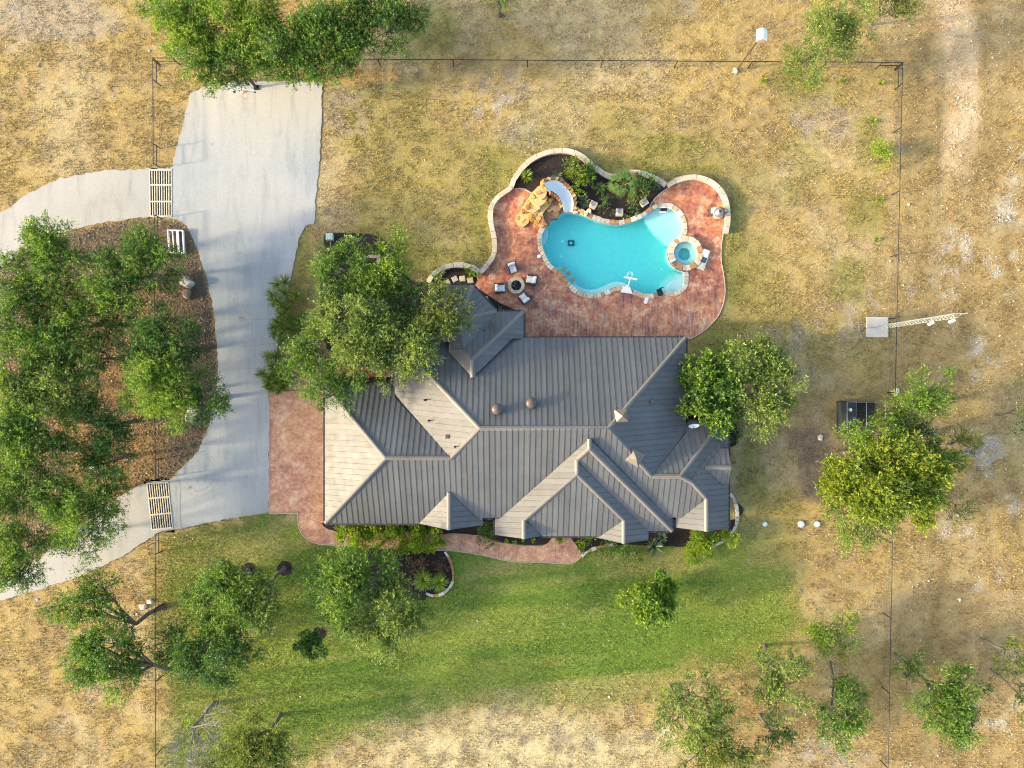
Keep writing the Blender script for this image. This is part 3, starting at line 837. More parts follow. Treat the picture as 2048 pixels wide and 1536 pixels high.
house = thing('house', 'sprawling one storey house under dark standing seam metal hip roofs', 'house', (0, -3, 0))
rb = MB()
def tri_fill(poly):
    v, e, f, *_ = delaunay_2d_cdt([Vector(p) for p in poly], [(i, (i + 1) % len(poly)) for i in range(len(poly))], [], 1, 1e-6)
    out = []
    for t in f:
        c = (sum(v[i][0] for i in t) / 3, sum(v[i][1] for i in t) / 3)
        if inside(poly, np.array([c[0]]), np.array([c[1]]))[0]: out.append(t)
    return v, out
PANELS = []
def clip(poly, a, b, c, sign):
    """keeps the part of poly where sign*(a*x+b*y-c) >= 0"""
    out = []
    n = len(poly)
    for i in range(n):
        p, q = poly[i], poly[(i + 1) % n]
        dp, dq = sign * (a * p[0] + b * p[1] - c), sign * (a * q[0] + b * q[1] - c)
        if dp >= 0: out.append(p)
        if (dp >= 0) != (dq >= 0):
            t = dp / (dp - dq)
            out.append((p[0] + (q[0] - p[0]) * t, p[1] + (q[1] - p[1]) * t))
    return out
for zf, poly in FACES:
    P3 = [Vector(RV[p[:2]]) for p in poly]
    A = np.array([[p.x, p.y, 1] for p in P3]); Bz = np.array([p.z for p in P3])
    (ca, cb, cc), *_ = np.linalg.lstsq(A, Bz, rcond=None)
    P2 = [(p.x, p.y) for p in P3]
    if area2(P2) < 0: P2 = P2[::-1]
    v, f = tri_fill(P2)
    zz = lambda x, y: ca * x + cb * y + cc
    n0 = len(rb.v)
    rb.add([(p[0], p[1], zz(p[0], p[1]) - .04) for p in v], f)
    rb.add([(p[0], p[1], zz(p[0], p[1]) - .18) for p in v], [t[::-1] for t in f])
    n = len(P2)
    rb.add([(*p, zz(*p) - .04) for p in P2] + [(*p, zz(*p) - .18) for p in P2], [(n + i, n + (i + 1) % n, (i + 1) % n, i) for i in range(n)])
    g = Vector((ca, cb)).normalized()
    tx, ty = -g.y, g.x                                              # along the contour
    ts = [tx * p[0] + ty * p[1] for p in P2]
    step = .415; t0 = math.floor(min(ts) / step) * step
    while t0 < max(ts):
        q = clip(P2, tx, ty, t0, 1)
        if len(q) > 2: q = clip(q, tx, ty, t0 + step, -1)
        if len(q) > 2 and abs(area2(q)) > .02:
            PANELS.append((abs(area2(q)), q, (ca, cb, cc), (tx, ty, t0)))
        t0 += step
roof = rb.build('roof', M['roof'], house)
PANELS.sort(key=lambda p: -p[0])
def panel_mesh(mb, q, pl, tt):
    zz = lambda p: pl[0] * p[0] + pl[1] * p[1] + pl[2]
    n = len(q)
    mb.add([(*p, zz(p)) for p in q] + [(*p, zz(p) - .035) for p in q], [tuple(range(n))] + [(n + i, n + (i + 1) % n, (i + 1) % n, i) for i in range(n)])
    on = [p for p in q if abs(tt[0] * p[0] + tt[1] * p[1] - tt[2]) < 1e-4]
    if len(on) >= 2:
        on.sort(key=lambda p: -tt[1] * p[0] + tt[0] * p[1])
        a, b = on[0], on[-1]
        w, h = .015, .035
        v = []
        for p in (a, b):
            for s_, k in ((-w, 0), (w, 0), (w, h), (-w, h)):
                x, y = p[0] + tt[0] * s_, p[1] + tt[1] * s_
                v.append((x, y, zz((x, y)) + k))
        d = (b[0] - a[0]) * tt[1] - (b[1] - a[1]) * tt[0]
        fs = [(0, 1, 5, 4), (1, 2, 6, 5), (2, 3, 7, 6), (3, 0, 4, 7), (3, 2, 1, 0), (4, 5, 6, 7)]
        mb.add(v, fs if d < 0 else [x[::-1] for x in fs])
    return mb
for a, q, pl, tt in PANELS[:299]:
    panel_mesh(MB(), q, pl, tt).build('roof_panel', M['roof'], roof)
mb = MB()
for a, q, pl, tt in PANELS[299:]: panel_mesh(mb, q, pl, tt)
tag(mb.build('roof_panel', M['roof'], roof), kind='stuff')
CAPS = [((650, 1047), (771, 916)), ((650, 770), (771, 916)), ((771, 916), (902, 916)), ((902, 916), (960, 857)), ((788, 675), (960, 857)), ((960, 857), (1217, 857)), ((1217, 857), (1372, 675)),
        ((1217, 857), (1303, 953)), ((1303, 953), (1361, 953)), ((1361, 953), (1445, 843)), ((1361, 953), (1384, 965)), ((1384, 965), (1413, 997)), ((1413, 997), (1413, 1063)), ((1410, 935), (1462, 935)),
        ((898, 985), (898, 1060)), ((1179, 878), (1179, 898)), ((1179, 898), (1345, 1062)), ((1179, 898), (1154, 920)), ((1154, 920), (1154, 948)), ((1154, 948), (1048, 1040)), ((1154, 948), (1248, 1040)),
        ((1048, 1040), (1048, 1078)), ((1248, 1040), (1248, 1087)), ((1047, 623), (944, 720)), ((944, 720), (945, 755)), ((945, 570), AP), ((994, 623), AP), ((889, 570), AP), ((847, 612), AP)]
for a, b in CAPS:
    A, B = Vector(RV[a]), Vector(RV[b])
    d = (B - A).normalized(); s_ = d.cross(Vector((0, 0, 1))).normalized()
    up = Vector((0, 0, 1)); w = .17
    v = []
    for p in (A, B):
        v += [p + s_ * w + up * -.015, p + s_ * .05 + up * .085, p - s_ * .05 + up * .085, p - s_ * w - up * .015]
    MB().add(v, [(0, 4, 5, 1), (1, 5, 6, 2), (2, 6, 7, 3), (0, 1, 2, 3), (7, 6, 5, 4)]).build('ridge_cap', M['cap'], roof)
GUT = [((650, 770), (650, 1047)), ((650, 1047), (838, 1047)), ((650, 770), (790, 770)), ((790, 770), (790, 795)), ((1047, 677), (1372, 675)), ((1372, 675), (1372, 865)), ((1372, 843), (1445, 843)), ((1445, 843), (1447, 870)),
       ((1457, 872), (1457, 1057)), ((965, 1035), (990, 1037)), ((990, 1037), (990, 1070)), ((1085, 1072), (1200, 1072)), ((1297, 1062), (1345, 1062)), ((1345, 1035), (1345, 1062)), ((1345, 1035), (1363, 1035)), ((1352, 1035), (1352, 1055)), ((994, 623), (1047, 623)),
       ((1047, 623), (1047, 677)), ((889, 570), (945, 570)), ((945, 570), (994, 623)), ((788, 675), (790, 795))]
RV[(1047, 677)] = RV.get((1047, 677)) or W(1047, 677, 3.0)
hc = Vector((0, -3, 3))
for a, b in GUT:
    A, B = Vector(RV[a]), Vector(RV[b])
    mid = (A + B) / 2
    d = (B - A); an = math.atan2(d.y, d.x)
    nrm = Vector((d.y, -d.x, 0)).normalized()
    # outward: away from the roof face that owns the edge
    for zf, poly in FACES:
        k = [p[:2] for p in poly]
        if a in k and b in k:
            c = sum((Vector(RV[q]) for q in k), Vector()) / len(k)
            if (mid - c).dot(nrm) < 0: nrm = -nrm
            break
    else:
        if (mid - hc).dot(nrm) < 0: nrm = -nrm
    z = min(A.z, B.z) - .10
    g = MB().box((mid.x + nrm.x * .075, mid.y + nrm.y * .075, z), (d.length, .14, .13), an)
    n = int(d.length / .9)
    for k in range(n):                                            # the pale straps that hold it
        p = A.lerp(B, (k + .5) / max(n, 1))
        g.box((p.x + nrm.x * .075, p.y + nrm.y * .075, z + .068), (.03, .15, .012), an, 1)
    g.build('gutter', [M['trim'], M['cap']], roof)

def wall_block(x0, y0, x1, y1, z1):
    a, b = W(x0, y0, 3), W(x1, y1, 3)
    m_ = MB().box(((a[0] + b[0]) / 2, (a[1] + b[1]) / 2, z1 / 2), (abs(b[0] - a[0]), abs(a[1] - b[1]), z1))
    m_.build('wall', M['wall'], house)
    return a, b
for k, (x0, y0, x1, y1) in enumerate(((803, 690, 1357, 1020), (664, 785, 850, 1032), (1004, 1000, 1330, 1058), (1330, 858, 1443, 1042), (950, 640, 1033, 720), (868, 592, 975, 690))):
    wall_block(x0, y0, x1, y1, 2.84 + k * .004)
def opening(name, px, py, w, h, zc, face, mat):
    x, y, _ = W(px, py, 3)
    d = (.10, w, h) if face in 'EW' else (w, .10, h)
    fr = MB()
    q = .07
    for dy, dz, ww, hh in ((0, h / 2, w + 2 * q, q), (0, -h / 2, w + 2 * q, q), (w / 2, 0, q, h), (-w / 2, 0, q, h), (0, 0, .05, h)):
        c = (x, y + dy, zc + dz) if face in 'EW' else (x + dy, y, zc + dz)
        fr.box(c, (.14, ww, hh) if face in 'EW' else (ww, .14, hh))
    o = fr.build(name, M['timber'], house)
    MB().box((x, y, zc), d).build('pane' if name == 'window' else 'door_panel', mat, o)
for py in (840, 920, 995): opening('garage_door', 664, py, 2.7, 2.3, 1.17, 'W', M['door'])
for px in (1080, 1130, 1200, 1270, 1330): opening('window', px, 690, 1.6, 1.7, 1.5, 'N', M['glass'])
for px in (700, 780): opening('window', px, 1032, 1.3, 1.3, 1.6, 'S', M['glass'])
for px in (1040, 1275): opening('window', px, 1058, 1.3, 1.6, 1.5, 'S', M['glass'])
opening('entry_door', 1130, 1058, 1.5, 2.3, 1.2, 'S', M['door'])
for py in (890, 1000): opening('window', 1443, py, 1.4, 1.5, 1.5, 'E', M['glass'])
# vents and caps on the roof
PN, PW, PE = roof_plane('N', 675), roof_plane('W', 790), roof_plane('E', 1372)
for px, py in ((995, 815), (1063, 803)):
    x, y, z = W(px, py + 3, PN(px, py))
    m_ = MB().lathe((x, y, z - .1), [(.2, 0), (.2, .5), (.36, .5), (.42, .56), (.40, .66), (.28, .76), (.1, .81), (.001, .82)], 20)
    m_.build('mushroom_vent', plain('vent_brown', (.085, .07, .066), .45, .1), house, smooth=True)
for px, py, z in ((850, 800, PW(850, 800)), (858, 841, PW(858, 841)), (910, 893, PW(910, 893)), (1022, 681, 3.3), (968, 660, 4.4)):
    x, y, z = W(px, py, z)
    MB().lathe((x, y, z + .14), [(.09, -.2), (.09, 0), (.08, .14), (.042, .16), (.042, .42), (.001, .42)], 10).build('vent_pipe', M['trim'], house)
for px, py, z in ((895, 873, PW(895, 873)), (1303, 803, PE(1303, 803)), (985, 646, 3.75)):
    x, y, z = W(px, py, z)
    MB().box((x, y, z + .18), (.30, .26, .34), 0, 0, 0, .03).build('roof_box_vent', plain('vent_dark', (.10, .09, .085), .5, .3), house)
for (px, py, s_, rz) in ((1241, 831, .46, .1), (1268, 914, .52, -.5)):
    zc = 5.75 if py < 900 else 5.1
    x, y, z = W(px, py, zc)
    t = MB()
    t.box((x, y, z - .15), (s_ * 1.5, s_ * 1.5, 1.1), rz)
    e, h = s_ * 1.0, .55
    cr, sr = math.cos(rz), math.sin(rz)
    cs = [(x + a * e * cr - b * e * sr, y + a * e * sr + b * e * cr, z + .42) for a, b in ((-1, -1), (1, -1), (1, 1), (-1, 1))]
    t.add(cs + [(x, y, z + .42 + h)], [(0, 1, 4), (1, 2, 4), (2, 3, 4), (3, 0, 4), (3, 2, 1, 0)])
    t.build('roof_turret', M['copper'], house)

# ------------------------------------------------------------------ the pool
rng = random.Random(11)
pool = thing('swimming_pool', 'freeform turquoise swimming pool edged with flagstone coping', 'pool', (*W2(1220, 510), 0))
FLOOR = -1.15
pl = pool_loop if area2(pool_loop) > 0 else pool_loop[::-1]
n = len(pl)
mb = MB()
mb.add([(*p, .03) for p in pl] + [(*p, FLOOR) for p in pl], [(i, (i + 1) % n, n + (i + 1) % n, n + i)[::-1] for i in range(n)][::1])
mb.add([(*p, FLOOR) for p in pl], [tuple(range(n))])
mb.build('basin', M['plaster'], pool)
def pool_shelf(name, pts, z, rnd=True):
    P = path_w(pts, True, 3) if rnd else [W2(*p) for p in pts]
    return MB().prism(P, FLOOR + .002, z).build(name, M['plaster'], pool)
pool_shelf('tanning_ledge', [(1289.5, 432.7), (1297, 447), (1308, 462), (1322, 477), (1338, 490), (1349, 480), (1358, 474), (1365, 462.5), (1365, 446.6), (1358, 431), (1345, 419), (1329, 414.5), (1316, 415.5), (1303, 421.6)], -.36)
pool_shelf('bench', [(1144, 570), (1155, 580), (1168, 586), (1184, 588.5), (1202.5, 585), (1218, 578.5), (1234, 573), (1250, 572), (1262, 577), (1262, 572), (1250, 564), (1234, 562), (1222, 564), (1208, 571), (1195, 576), (1180, 578), (1168, 576), (1157, 571), (1150, 567)], -.4)
pool_shelf('bar_ledge', [(1110, 536), (1117, 530.5), (1128, 530), (1138, 536), (1147, 547), (1153, 560), (1156, 570), (1147, 571), (1134, 559), (1123, 547)], -.66)
pool_shelf('step', [(1366, 549), (1351, 556), (1339, 568), (1334, 582), (1342, 584), (1351, 583), (1361, 577), (1367, 568), (1368.6, 556)], -.24)
pool_shelf('step', [(1364, 544), (1346, 551), (1333, 564), (1327, 580), (1334, 583), (1350, 580), (1362, 566), (1367, 552)], -.5)
pool_shelf('step', [(1358, 540), (1340, 547), (1326, 561), (1320, 583), (1330, 581), (1348, 570), (1362, 552)], -.78)
pool_shelf('corner_seat', [(1083.4, 476), (1086.8, 462.8), (1094.5, 453), (1097, 460), (1096, 471), (1090, 485), (1085, 491)], -.5)
for px, py in ((1127.5, 537), (1137, 546.5), (1146, 559)):
    x, y, _ = W(px, py, -.4)
    MB().lathe((x, y, -.66), [(.10, 0), (.10, .3), (.16, .32), (.17, .38), (.001, .39)], 16).build('bar_stool', plain('stool_top_%d' % px, rng.choice([(.24, .15, .09), (.32, .24, .12), (.28, .18, .09)]), .7), pool)
for px, py in ((1127, 477), (1124, 508), (1330, 534)):
    x, y, _ = W(px, py)
    MB().lathe((x, y, FLOOR + .003), [(.14, 0), (.12, .03), (.001, .035)], 14).build('floor_fitting', M['white'], pool)
coping = offset_path(pool_open, .17 if area2(pool_loop) < 0 else -.17)
stones_along(coping, .36, -.02, .105, .42, 'coping_stone', pool, STONE, rng, .025, .1, .012, .07)
for px, py in ((1078, 513), (1293, 599), (1291, 604)):
    x, y, _ = W(px, py)
    MB().lathe((x, y, .05), [(.15, 0), (.15, .07), (.13, .085), (.001, .085)], 16).build('skimmer_lid', M['white'], pool)
wp = offset_path(pl, -.004, True)
wb = MB().prism(wp, FLOOR - .05, -.07).build('pool_water', M['water'], None)
tag(wb, 'clear turquoise water of the pool', kind='structure')

# spa
spa = thing('spa', 'round raised spa with a flagstone rim beside the pool', 'spa', (*SPA_C, 0))
mb = MB().lathe((*SPA_C, 0), [(SPA_RO * .95, -1.1), (SPA_RO * .95, .34), (SPA_RI, .34), (SPA_RI, -.62), (.001, -.62)], 48)
mb.build('wall', M['wall'], spa)
MB().lathe((*SPA_C, 0), [(SPA_RI + .002, -.62), (SPA_RI + .002, -.05), (.52, -.05), (.50, -.08), (.50, -.60), (.001, -.60)], 40).build('seat', M['plaster'], spa)
circ = [(SPA_C[0] + (SPA_RO + SPA_RI) / 2 * math.cos(t * 2 * PI / 60 - 2.2), SPA_C[1] + (SPA_RO + SPA_RI) / 2 * math.sin(t * 2 * PI / 60 - 2.2)) for t in range(58)]
stones_along(circ, SPA_RO - SPA_RI, .33, .42, .42, 'coping_stone', spa, STONE, rng, .025, .06, .012, .07)
x, y, _ = W(1347.5, 527)
MB().box((x, y, .3), (.36, .5, .12), .7).build('spillway', BROWNS[3], spa)
tag(MB().lathe((*SPA_C, 0), [(.001, -.64), (SPA_RI + .004, -.64), (SPA_RI + .004, .24), (.001, .24)], 40).build('spa_water', M['spa_water']), 'clear water in the round spa', kind='structure')

# three stone pedestals along the planted edge
for px, py, rz, lab in ((1185, 413, -.45, 'square flagstone pedestal nearest the water slide'), (1237, 428, 0, 'square flagstone pedestal at the middle of the planted pool edge'), (1286, 408, .6, 'square flagstone pedestal beside the tanning ledge')):
    x, y, _ = W(px, py)
    t = thing('stone_pedestal', lab, 'pedestal', (x, y, 0), 'stone pedestals on the planted side of the pool')
    MB().box((x, y, .28), (.46, .46, .56), rz).build('pedestal_body', M['wall'], t)
    MB().box((x, y, .60), (.56, .56, .09), rz, 0, 0, .02).build('cap_stone', M['caps'][2], t)
    MB().lathe((x + .06 * math.sin(rz), y + .08, .645), [(.20, 0), (.18, .02), (.12, .006), (.001, .005)], 14).build('spout_bowl', M['grey_metal'], t)

# water slide with its rockwork
slide = thing('water_slide', 'curving white water slide that drops into the pool', 'slide', (*W2(1118, 400), 0))
outer = smooth_path([W2(*p) for p in ((1085, 381), (1096.6, 374), (1109.5, 372), (1122.4, 376), (1133, 384.5), (1141.7, 396.3), (1145.5, 408), (1144.4, 424))], False, 4)
inner = smooth_path([W2(*p) for p in ((1089.5, 396), (1098.7, 391.5), (1108.4, 394.2), (1114, 397.5), (1118.5, 402), (1122, 408.5), (1125.5, 416), (1128, 426))], False, 4)
outer, inner = resample(outer, .1), resample(inner, .06)
ns = 26
outer = [outer[int(i * (len(outer) - 1) / ns)] for i in range(ns + 1)]; inner = [inner[int(i * (len(inner) - 1) / ns)] for i in range(ns + 1)]
v, f = [], []
PROF = [(-.04, .30), (0, .34), (.06, .26), (.18, .08), (.4, 0), (.62, .0), (.84, .10), (.95, .30), (1.0, .40), (1.04, .36)]
for i in range(ns + 1):
    z = 1.55 * (1 - i / ns) ** 1.15 + .05
    for a, h in PROF:
        o_, i_ = outer[i], inner[i]
        v.append((i_[0] + (o_[0] - i_[0]) * a, i_[1] + (o_[1] - i_[1]) * a, z + h))
m = len(PROF)
for i in range(ns):
    for k in range(m - 1):
        f.append((i * m + k, i * m + k + 1, (i + 1) * m + k + 1, (i + 1) * m + k))
MB().add(v, f).build('flume', M['slide'], slide, smooth=True)
rock = thing('slide_rockwork', 'amber stacked stone steps and ledges holding up the water slide', 'rockwork', (*W2(1085, 415), 0))
def rstone(px, py, r, z0, z1, sx=1, sy=1, rot=0, mats=BROWNS[:3]):
    x, y, _ = W(px, py)
    rough_stone('rock_stone', (x, y, z0), r, z1 - z0, rng.choice(mats), rock, rng, rng.choice((6, 7, 8)), sx, sy, rot, True)
for i in range(14):                                                # stones carrying the outer and inner rim of the flume
    k = int((i + .5) / 14 * ns); z = 1.55 * (1 - k / ns) ** 1.15 + .05
    o_, i_ = outer[k], inner[k]
    d = Vector((o_[0] - i_[0], o_[1] - i_[1])).normalized()
    rough_stone('rock_stone', (o_[0] + d.x * .16, o_[1] + d.y * .16, .0), .24, z + .40, rng.choice(BROWNS), rock, rng, 7, 1, .8, rng.uniform(0, 3), True)
    if i > 1 and i < 12: rough_stone('rock_stone', (i_[0] - d.x * .13, i_[1] - d.y * .13, .0), .17, z + .30, rng.choice(BROWNS), rock, rng, 6, 1, .8, rng.uniform(0, 3), True)
mor = MB()
for pts, z in (([(1030, 441), (1046, 420), (1062, 436), (1046, 456)], .22), ([(1038, 430), (1054, 408), (1072, 425), (1058, 442)], .5), ([(1046, 418), (1064, 396), (1084, 412), (1068, 430)], .85),
               ([(1056, 404), (1074, 386), (1094, 402), (1078, 420)], 1.2), ([(1066, 392), (1085, 379), (1092, 396), (1082, 408)], 1.5), ([(1070, 425), (1084, 412), (1098, 398), (1106, 402), (1096, 418), (1084, 432), (1092, 452), (1084, 458), (1070, 442)], .62)):
    mor.prism(path_w(pts, True, 2), 0, z)
mor.build('mortar_bed', M['mortar'], rock)
MB().prism(path_w([(1084, 444), (1082, 428), (1094, 408), (1108, 398), (1122, 404), (1126, 424), (1110, 434), (1096, 450)], True, 2), -.1, .2).build('grotto_floor', M['lime_brown'], rock)
g2_ = random.Random(4)
for (x0, y0, x1, y1, z0, z1, k) in ((1036, 444, 1052, 424, .1, .30, 5), (1044, 432, 1062, 410, .4, .58, 5), (1054, 420, 1072, 398, .7, .95, 5), (1062, 408, 1082, 388, 1.0, 1.3, 6), (1072, 396, 1090, 384, 1.3, 1.62, 5),
                                 (1056, 436, 1092, 400, .5, .72, 8), (1068, 438, 1090, 456, .45, .72, 6), (1086, 412, 1108, 398, .55, .9, 5)):
    for i in range(k):
        t = (i + .5) / k
        rstone(x0 + (x1 - x0) * t + g2_.uniform(-5, 5), y0 + (y1 - y0) * t + g2_.uniform(-5, 5), g2_.uniform(.17, .27), z0, z1 + g2_.uniform(-.05, .06), 1, g2_.uniform(.65, 1), g2_.uniform(0, 3))
rstone(1074, 411, .36, .5, 1.0, .6, 1.1, .5, [M['lime']])
for px, py, r, mats in ((1093, 443, .42, BROWNS[3:]), (1106, 430, .55, BROWNS[3:]), (1115, 416, .5, BROWNS[3:]), (1100, 418, .45, BROWNS[3:]), (1094, 430, .4, BROWNS[3:]), (1098, 405, .4, BROWNS[:2]), (1110, 408, .4, [M['lime_brown']])):
    rstone(px, py, r, -.05, (.30 if py > 425 else .5) + g2_.uniform(-.06, .06), 1.15, .9, g2_.uniform(0, 3), mats)
for px, py, r in ((1090, 452, .26), (1086, 446, .28), (1150, 424, .28), (1156, 421, .26), (1163, 424, .3), (1172, 428, .26), (1178, 423, .24)):
    rstone(px, py, r, 0, .28, 1, .8, g2_.uniform(0, 3), BROWNS[:3] + STONE[:2])

# retaining walls with their cap stones
def garden_wall(pts, label, h=.42, width=.40):
    P = path_w(pts, False, 5)
    x, y = P[len(P) // 2]
    t = thing('retaining_wall', label, 'wall', (x, y, 0), 'stone walls round the pool terrace')
    a, b = offset_path(P, width * .42), offset_path(P, -width * .42)
    MB().prism(a + b[::-1], -.05, h - .05).build('wall_body', M['wall'], t)
    stones_along(P, width, h - .048, h + .02, .85, 'cap_stone', t, M['caps'], rng, .02, .05, .008, .1)
garden_wall([(858, 566), (866, 552), (884, 539), (904, 532.5), (925, 531.5), (944, 536.5), (958, 545)], 'low curved stone wall round the planting beside the octagonal roof end')
garden_wall([(960, 547), (975, 531), (987, 512.5), (990, 490), (986, 466), (981.5, 440), (983, 418), (992, 401), (1008, 387), (1022, 377), (1030, 358), (1048, 335), (1070, 318), (1096, 308), (1128, 304.5), (1150, 309),
             (1170, 321.5), (1190, 338), (1210, 352), (1226, 356), (1244, 350), (1264, 347), (1290, 351), (1314, 362), (1330, 373)], 'long winding stone wall along the north and west side of the pool terrace')
garden_wall([(1334, 374), (1346, 366), (1370, 359), (1395, 358), (1419, 366.5), (1438, 383), (1449.5, 407), (1452.5, 440), (1449, 468)], 'curved stone wall enclosing the north east lobe of the terrace', .46)

# low edging stones of the front beds
def edging(pts, label):
    P = path_w(pts, False, 5)
    t = thing('bed_edging', label, 'edging', (*P[len(P) // 2], 0), 'stone edging of the front beds')
    stones_along(P, .22, 0, .13, .5, 'edging_stone', t, STONE[2:] + [M['lime']], rng, .02, .25, .02, .08)
edging([(890, 1103), (900, 1120), (906, 1142), (906, 1160), (898, 1176), (884, 1187), (868, 1191), (852, 1186)], 'pale limestone edging of the bed with the sago palms')
edging([(1163, 1113), (1174, 1103), (1190, 1096), (1208, 1091), (1226, 1089)], 'tan stone edging right of the end of the front walk')
edging([(1459, 986), (1470, 1004), (1474, 1032), (1469, 1056), (1456, 1074), (1438, 1086), (1410, 1097), (1396, 1098)], 'tan stone edging round the south east corner of the house')

# ------------------------------------------------------------------ pool furniture
hx, hy, _ = W(1253, 579)
t = thing('poolside_basketball_hoop', 'white plastic basketball hoop leaning over the pool water', 'basketball hoop', (hx, hy, .1))
bw = [W2(*p) for p in ((1239.5, 585), (1263.5, 588.5), (1257, 572), (1250, 572))]
MB().prism(bw, .11, .34, top=[.30, .30, .42, .42] if area2(bw) > 0 else None).build('base_tank', M['white'], t)
pa = Vector(W(1256.5, 573, .4)); pb = Vector(W(1260.5, 557.5, 1.15))
MB().tube([pa, pb], .055, 8).build('pole', M['white'], t)
dx = Vector((math.cos(-.2), math.sin(-.2), 0))
bd = MB()
for k, z, l, h in ((0, 1.52, 1.02, .09), (0, 1.08, .92, .09)): bd.box((pb.x, pb.y, z), (l, .07, h), -.2)
for k in (-1, 1): bd.box((pb.x + dx.x * .47 * k, pb.y + dx.y * .47 * k, 1.3), (.10, .07, .46), -.2)
bd.box((pb.x, pb.y, 1.3), (.34, .08, .46), -.2)
bd.build('backboard', M['white'], t)
rg = MB(); cx_, cy2 = pb.x - .02, pb.y + .34
rg.tube([(cx_ + .21 * math.cos(a * PI / 10), cy2 + .21 * math.sin(a * PI / 10), 1.15) for a in range(21)], .016, 5, cap=False)
rg.build('rim', M['white'], t)
nb = MB()
for a in range(10):
    q = a * PI / 5
    nb.tube([(cx_ + .21 * math.cos(q), cy2 + .21 * math.sin(q), 1.14), (cx_ + .13 * math.cos(q + .3), cy2 + .13 * math.sin(q + .3), .8)], .007, 4)
nb.build('net', M['white'], t)

x, y, _ = W(1319, 586.5)
t = thing('sling_seat', 'black sling seat propped on the coping by the pool steps', 'seat', (x, y, .1))
MB().box((x, y, .24), (.42, .50, .06), .42, 0, .12, .02).build('seat', M['black_plastic'], t)
MB().box((x - .06, y + .30, .42), (.56, .05, .4), .42, 0, .2, .015).build('backrest', M['black'], t)
for a, b in ((-.18, -.2), (.18, -.2), (-.18, .2), (.18, .2)):
    MB().tube([(x + a, y + b, .24), (x + a, y + b, .10)], .02, 5).build('leg', M['black'], t)

x, y, _ = W(1326, 420, -.05)
t = thing('ledge_lounger', 'white and black lounge chair standing in the shallow ledge water', 'pool lounger', (x, y, -.24))
for s_ in (-1, 1): MB().box((x, y + s_ * .19, .0), (.50, .12, .2), 0, 0, 0, .04).build('side_rail', M['white'], t)
MB().box((x + .03, y, .03), (.52, .25, .06), 0).build('sling', M['black_plastic'], t)
MB().box((x - .17, y, .1), (.05, .24, .2), 0).build('backrest', M['black_plastic'], t)

x, y, _ = W(1144, 481)
t = thing('pool_cleaner', 'small square dark framed cleaning robot on the pool floor', 'pool cleaner', (x, y, FLOOR))
mb = MB()
for a, b, w, d in ((0, .17, .44, .09), (0, -.17, .44, .09), (.17, 0, .09, .25), (-.17, 0, .09, .25)): mb.box((x + a, y + b, FLOOR + .12), (w, d, .16))
mb.build('frame', M['navy'], t)
MB().box((x, y, FLOOR + .1), (.25, .25, .12), 0, 0, 0, .03).build('hood', M['slide'], t)
wb_ = MB()
for a in (-1, 1):
    for b in (-1, 1): MB().tube([(x + a * .2, y + b * .14 - .04, FLOOR + .07), (x + a * .2, y + b * .14 + .04, FLOOR + .07)], .07, 10).build('wheel', M['black'], t)

# fire pit and its chairs
x, y, _ = W(1032.5, 571, .3)
fp = thing('fire_pit', 'round stone fire pit filled with black lava rock', 'fire pit', (x, y, .05))
MB().lathe((x, y, .05), [(.62, 0), (.62, .3), (.42, .3), (.42, .12), (.001, .12)], 32).build('pit_wall', M['wall'], fp)
for k in range(12):
    a0, a1 = 2 * PI * k / 12 + .015, 2 * PI * (k + 1) / 12 - .015
    P = [(x + .66 * math.cos(a0 + (a1 - a0) * q / 4), y + .66 * math.sin(a0 + (a1 - a0) * q / 4)) for q in range(5)] + [(x + .41 * math.cos(a1 - (a1 - a0) * q / 4), y + .41 * math.sin(a1 - (a1 - a0) * q / 4)) for q in range(5)]
    MB().prism(P, .352, .43 + rng.uniform(-.006, .006)).build('rim_stone', M['caps'][k % 2], fp)
mb = MB()
for k in range(90):
    r, a = .38 * math.sqrt(rng.random()), rng.uniform(0, 2 * PI)
    mb.box((x + r * math.cos(a), y + r * math.sin(a), .2 + rng.uniform(.05, .17)), (.08, .07, .07), rng.uniform(0, 3), 0, rng.uniform(-.6, .6), .015)
tag(mb.build('lava_rock', M['lava'], fp), kind='stuff')

def armchair():
    t = thing('patio_armchair', 'x', 'armchair', (0, 0, 0), 'armchairs round the fire pit'); ORG[t.name] = None
    for s_ in (-1, 1):
        MB().box((s_ * .345, .02, .40), (.10, .74, .42), 0, 0, 0, .02).build('arm', M['wicker'], t)
    MB().box((0, .36, .48), (.79, .10, .62), 0, 0, -.14, .02).build('back_frame', M['wicker'], t)
    MB().box((0, .0, .25), (.60, .66, .14)).build('seat_frame', M['wicker'], t)
    MB().box((0, -.05, .40), (.57, .64, .17), 0, 0, 0, .05).build('seat_cushion', M['cushion'], t)
    MB().box((0, .25, .66), (.57, .20, .44), 0, 0, -.22, .07).build('back_cushion', M['cushion'], t)
    for a in (-1, 1):
        for b in (-1, 1): MB().box((a * .34, b * .33, .10), (.06, .06, .2)).build('leg', M['wicker'], t)
    return t
proto = armchair()
CH = [(1025, 536.5, R(18), 'white cushioned armchair north of the fire pit'), (1062.5, 560, R(-102), 'white cushioned armchair between the fire pit and the pool'),
      (1000, 577, R(92), 'white cushioned armchair on the house side west of the fire pit'), (1048.5, 597, R(-142), 'white cushioned armchair south east of the fire pit, turned to it')]
for i, (px, py, rz, lab) in enumerate(CH):
    o = proto if i == 0 else copy_tree(proto)
    o.location = (*W2(px, py, .3), .05); o.rotation_euler.z = rz; o['label'] = lab

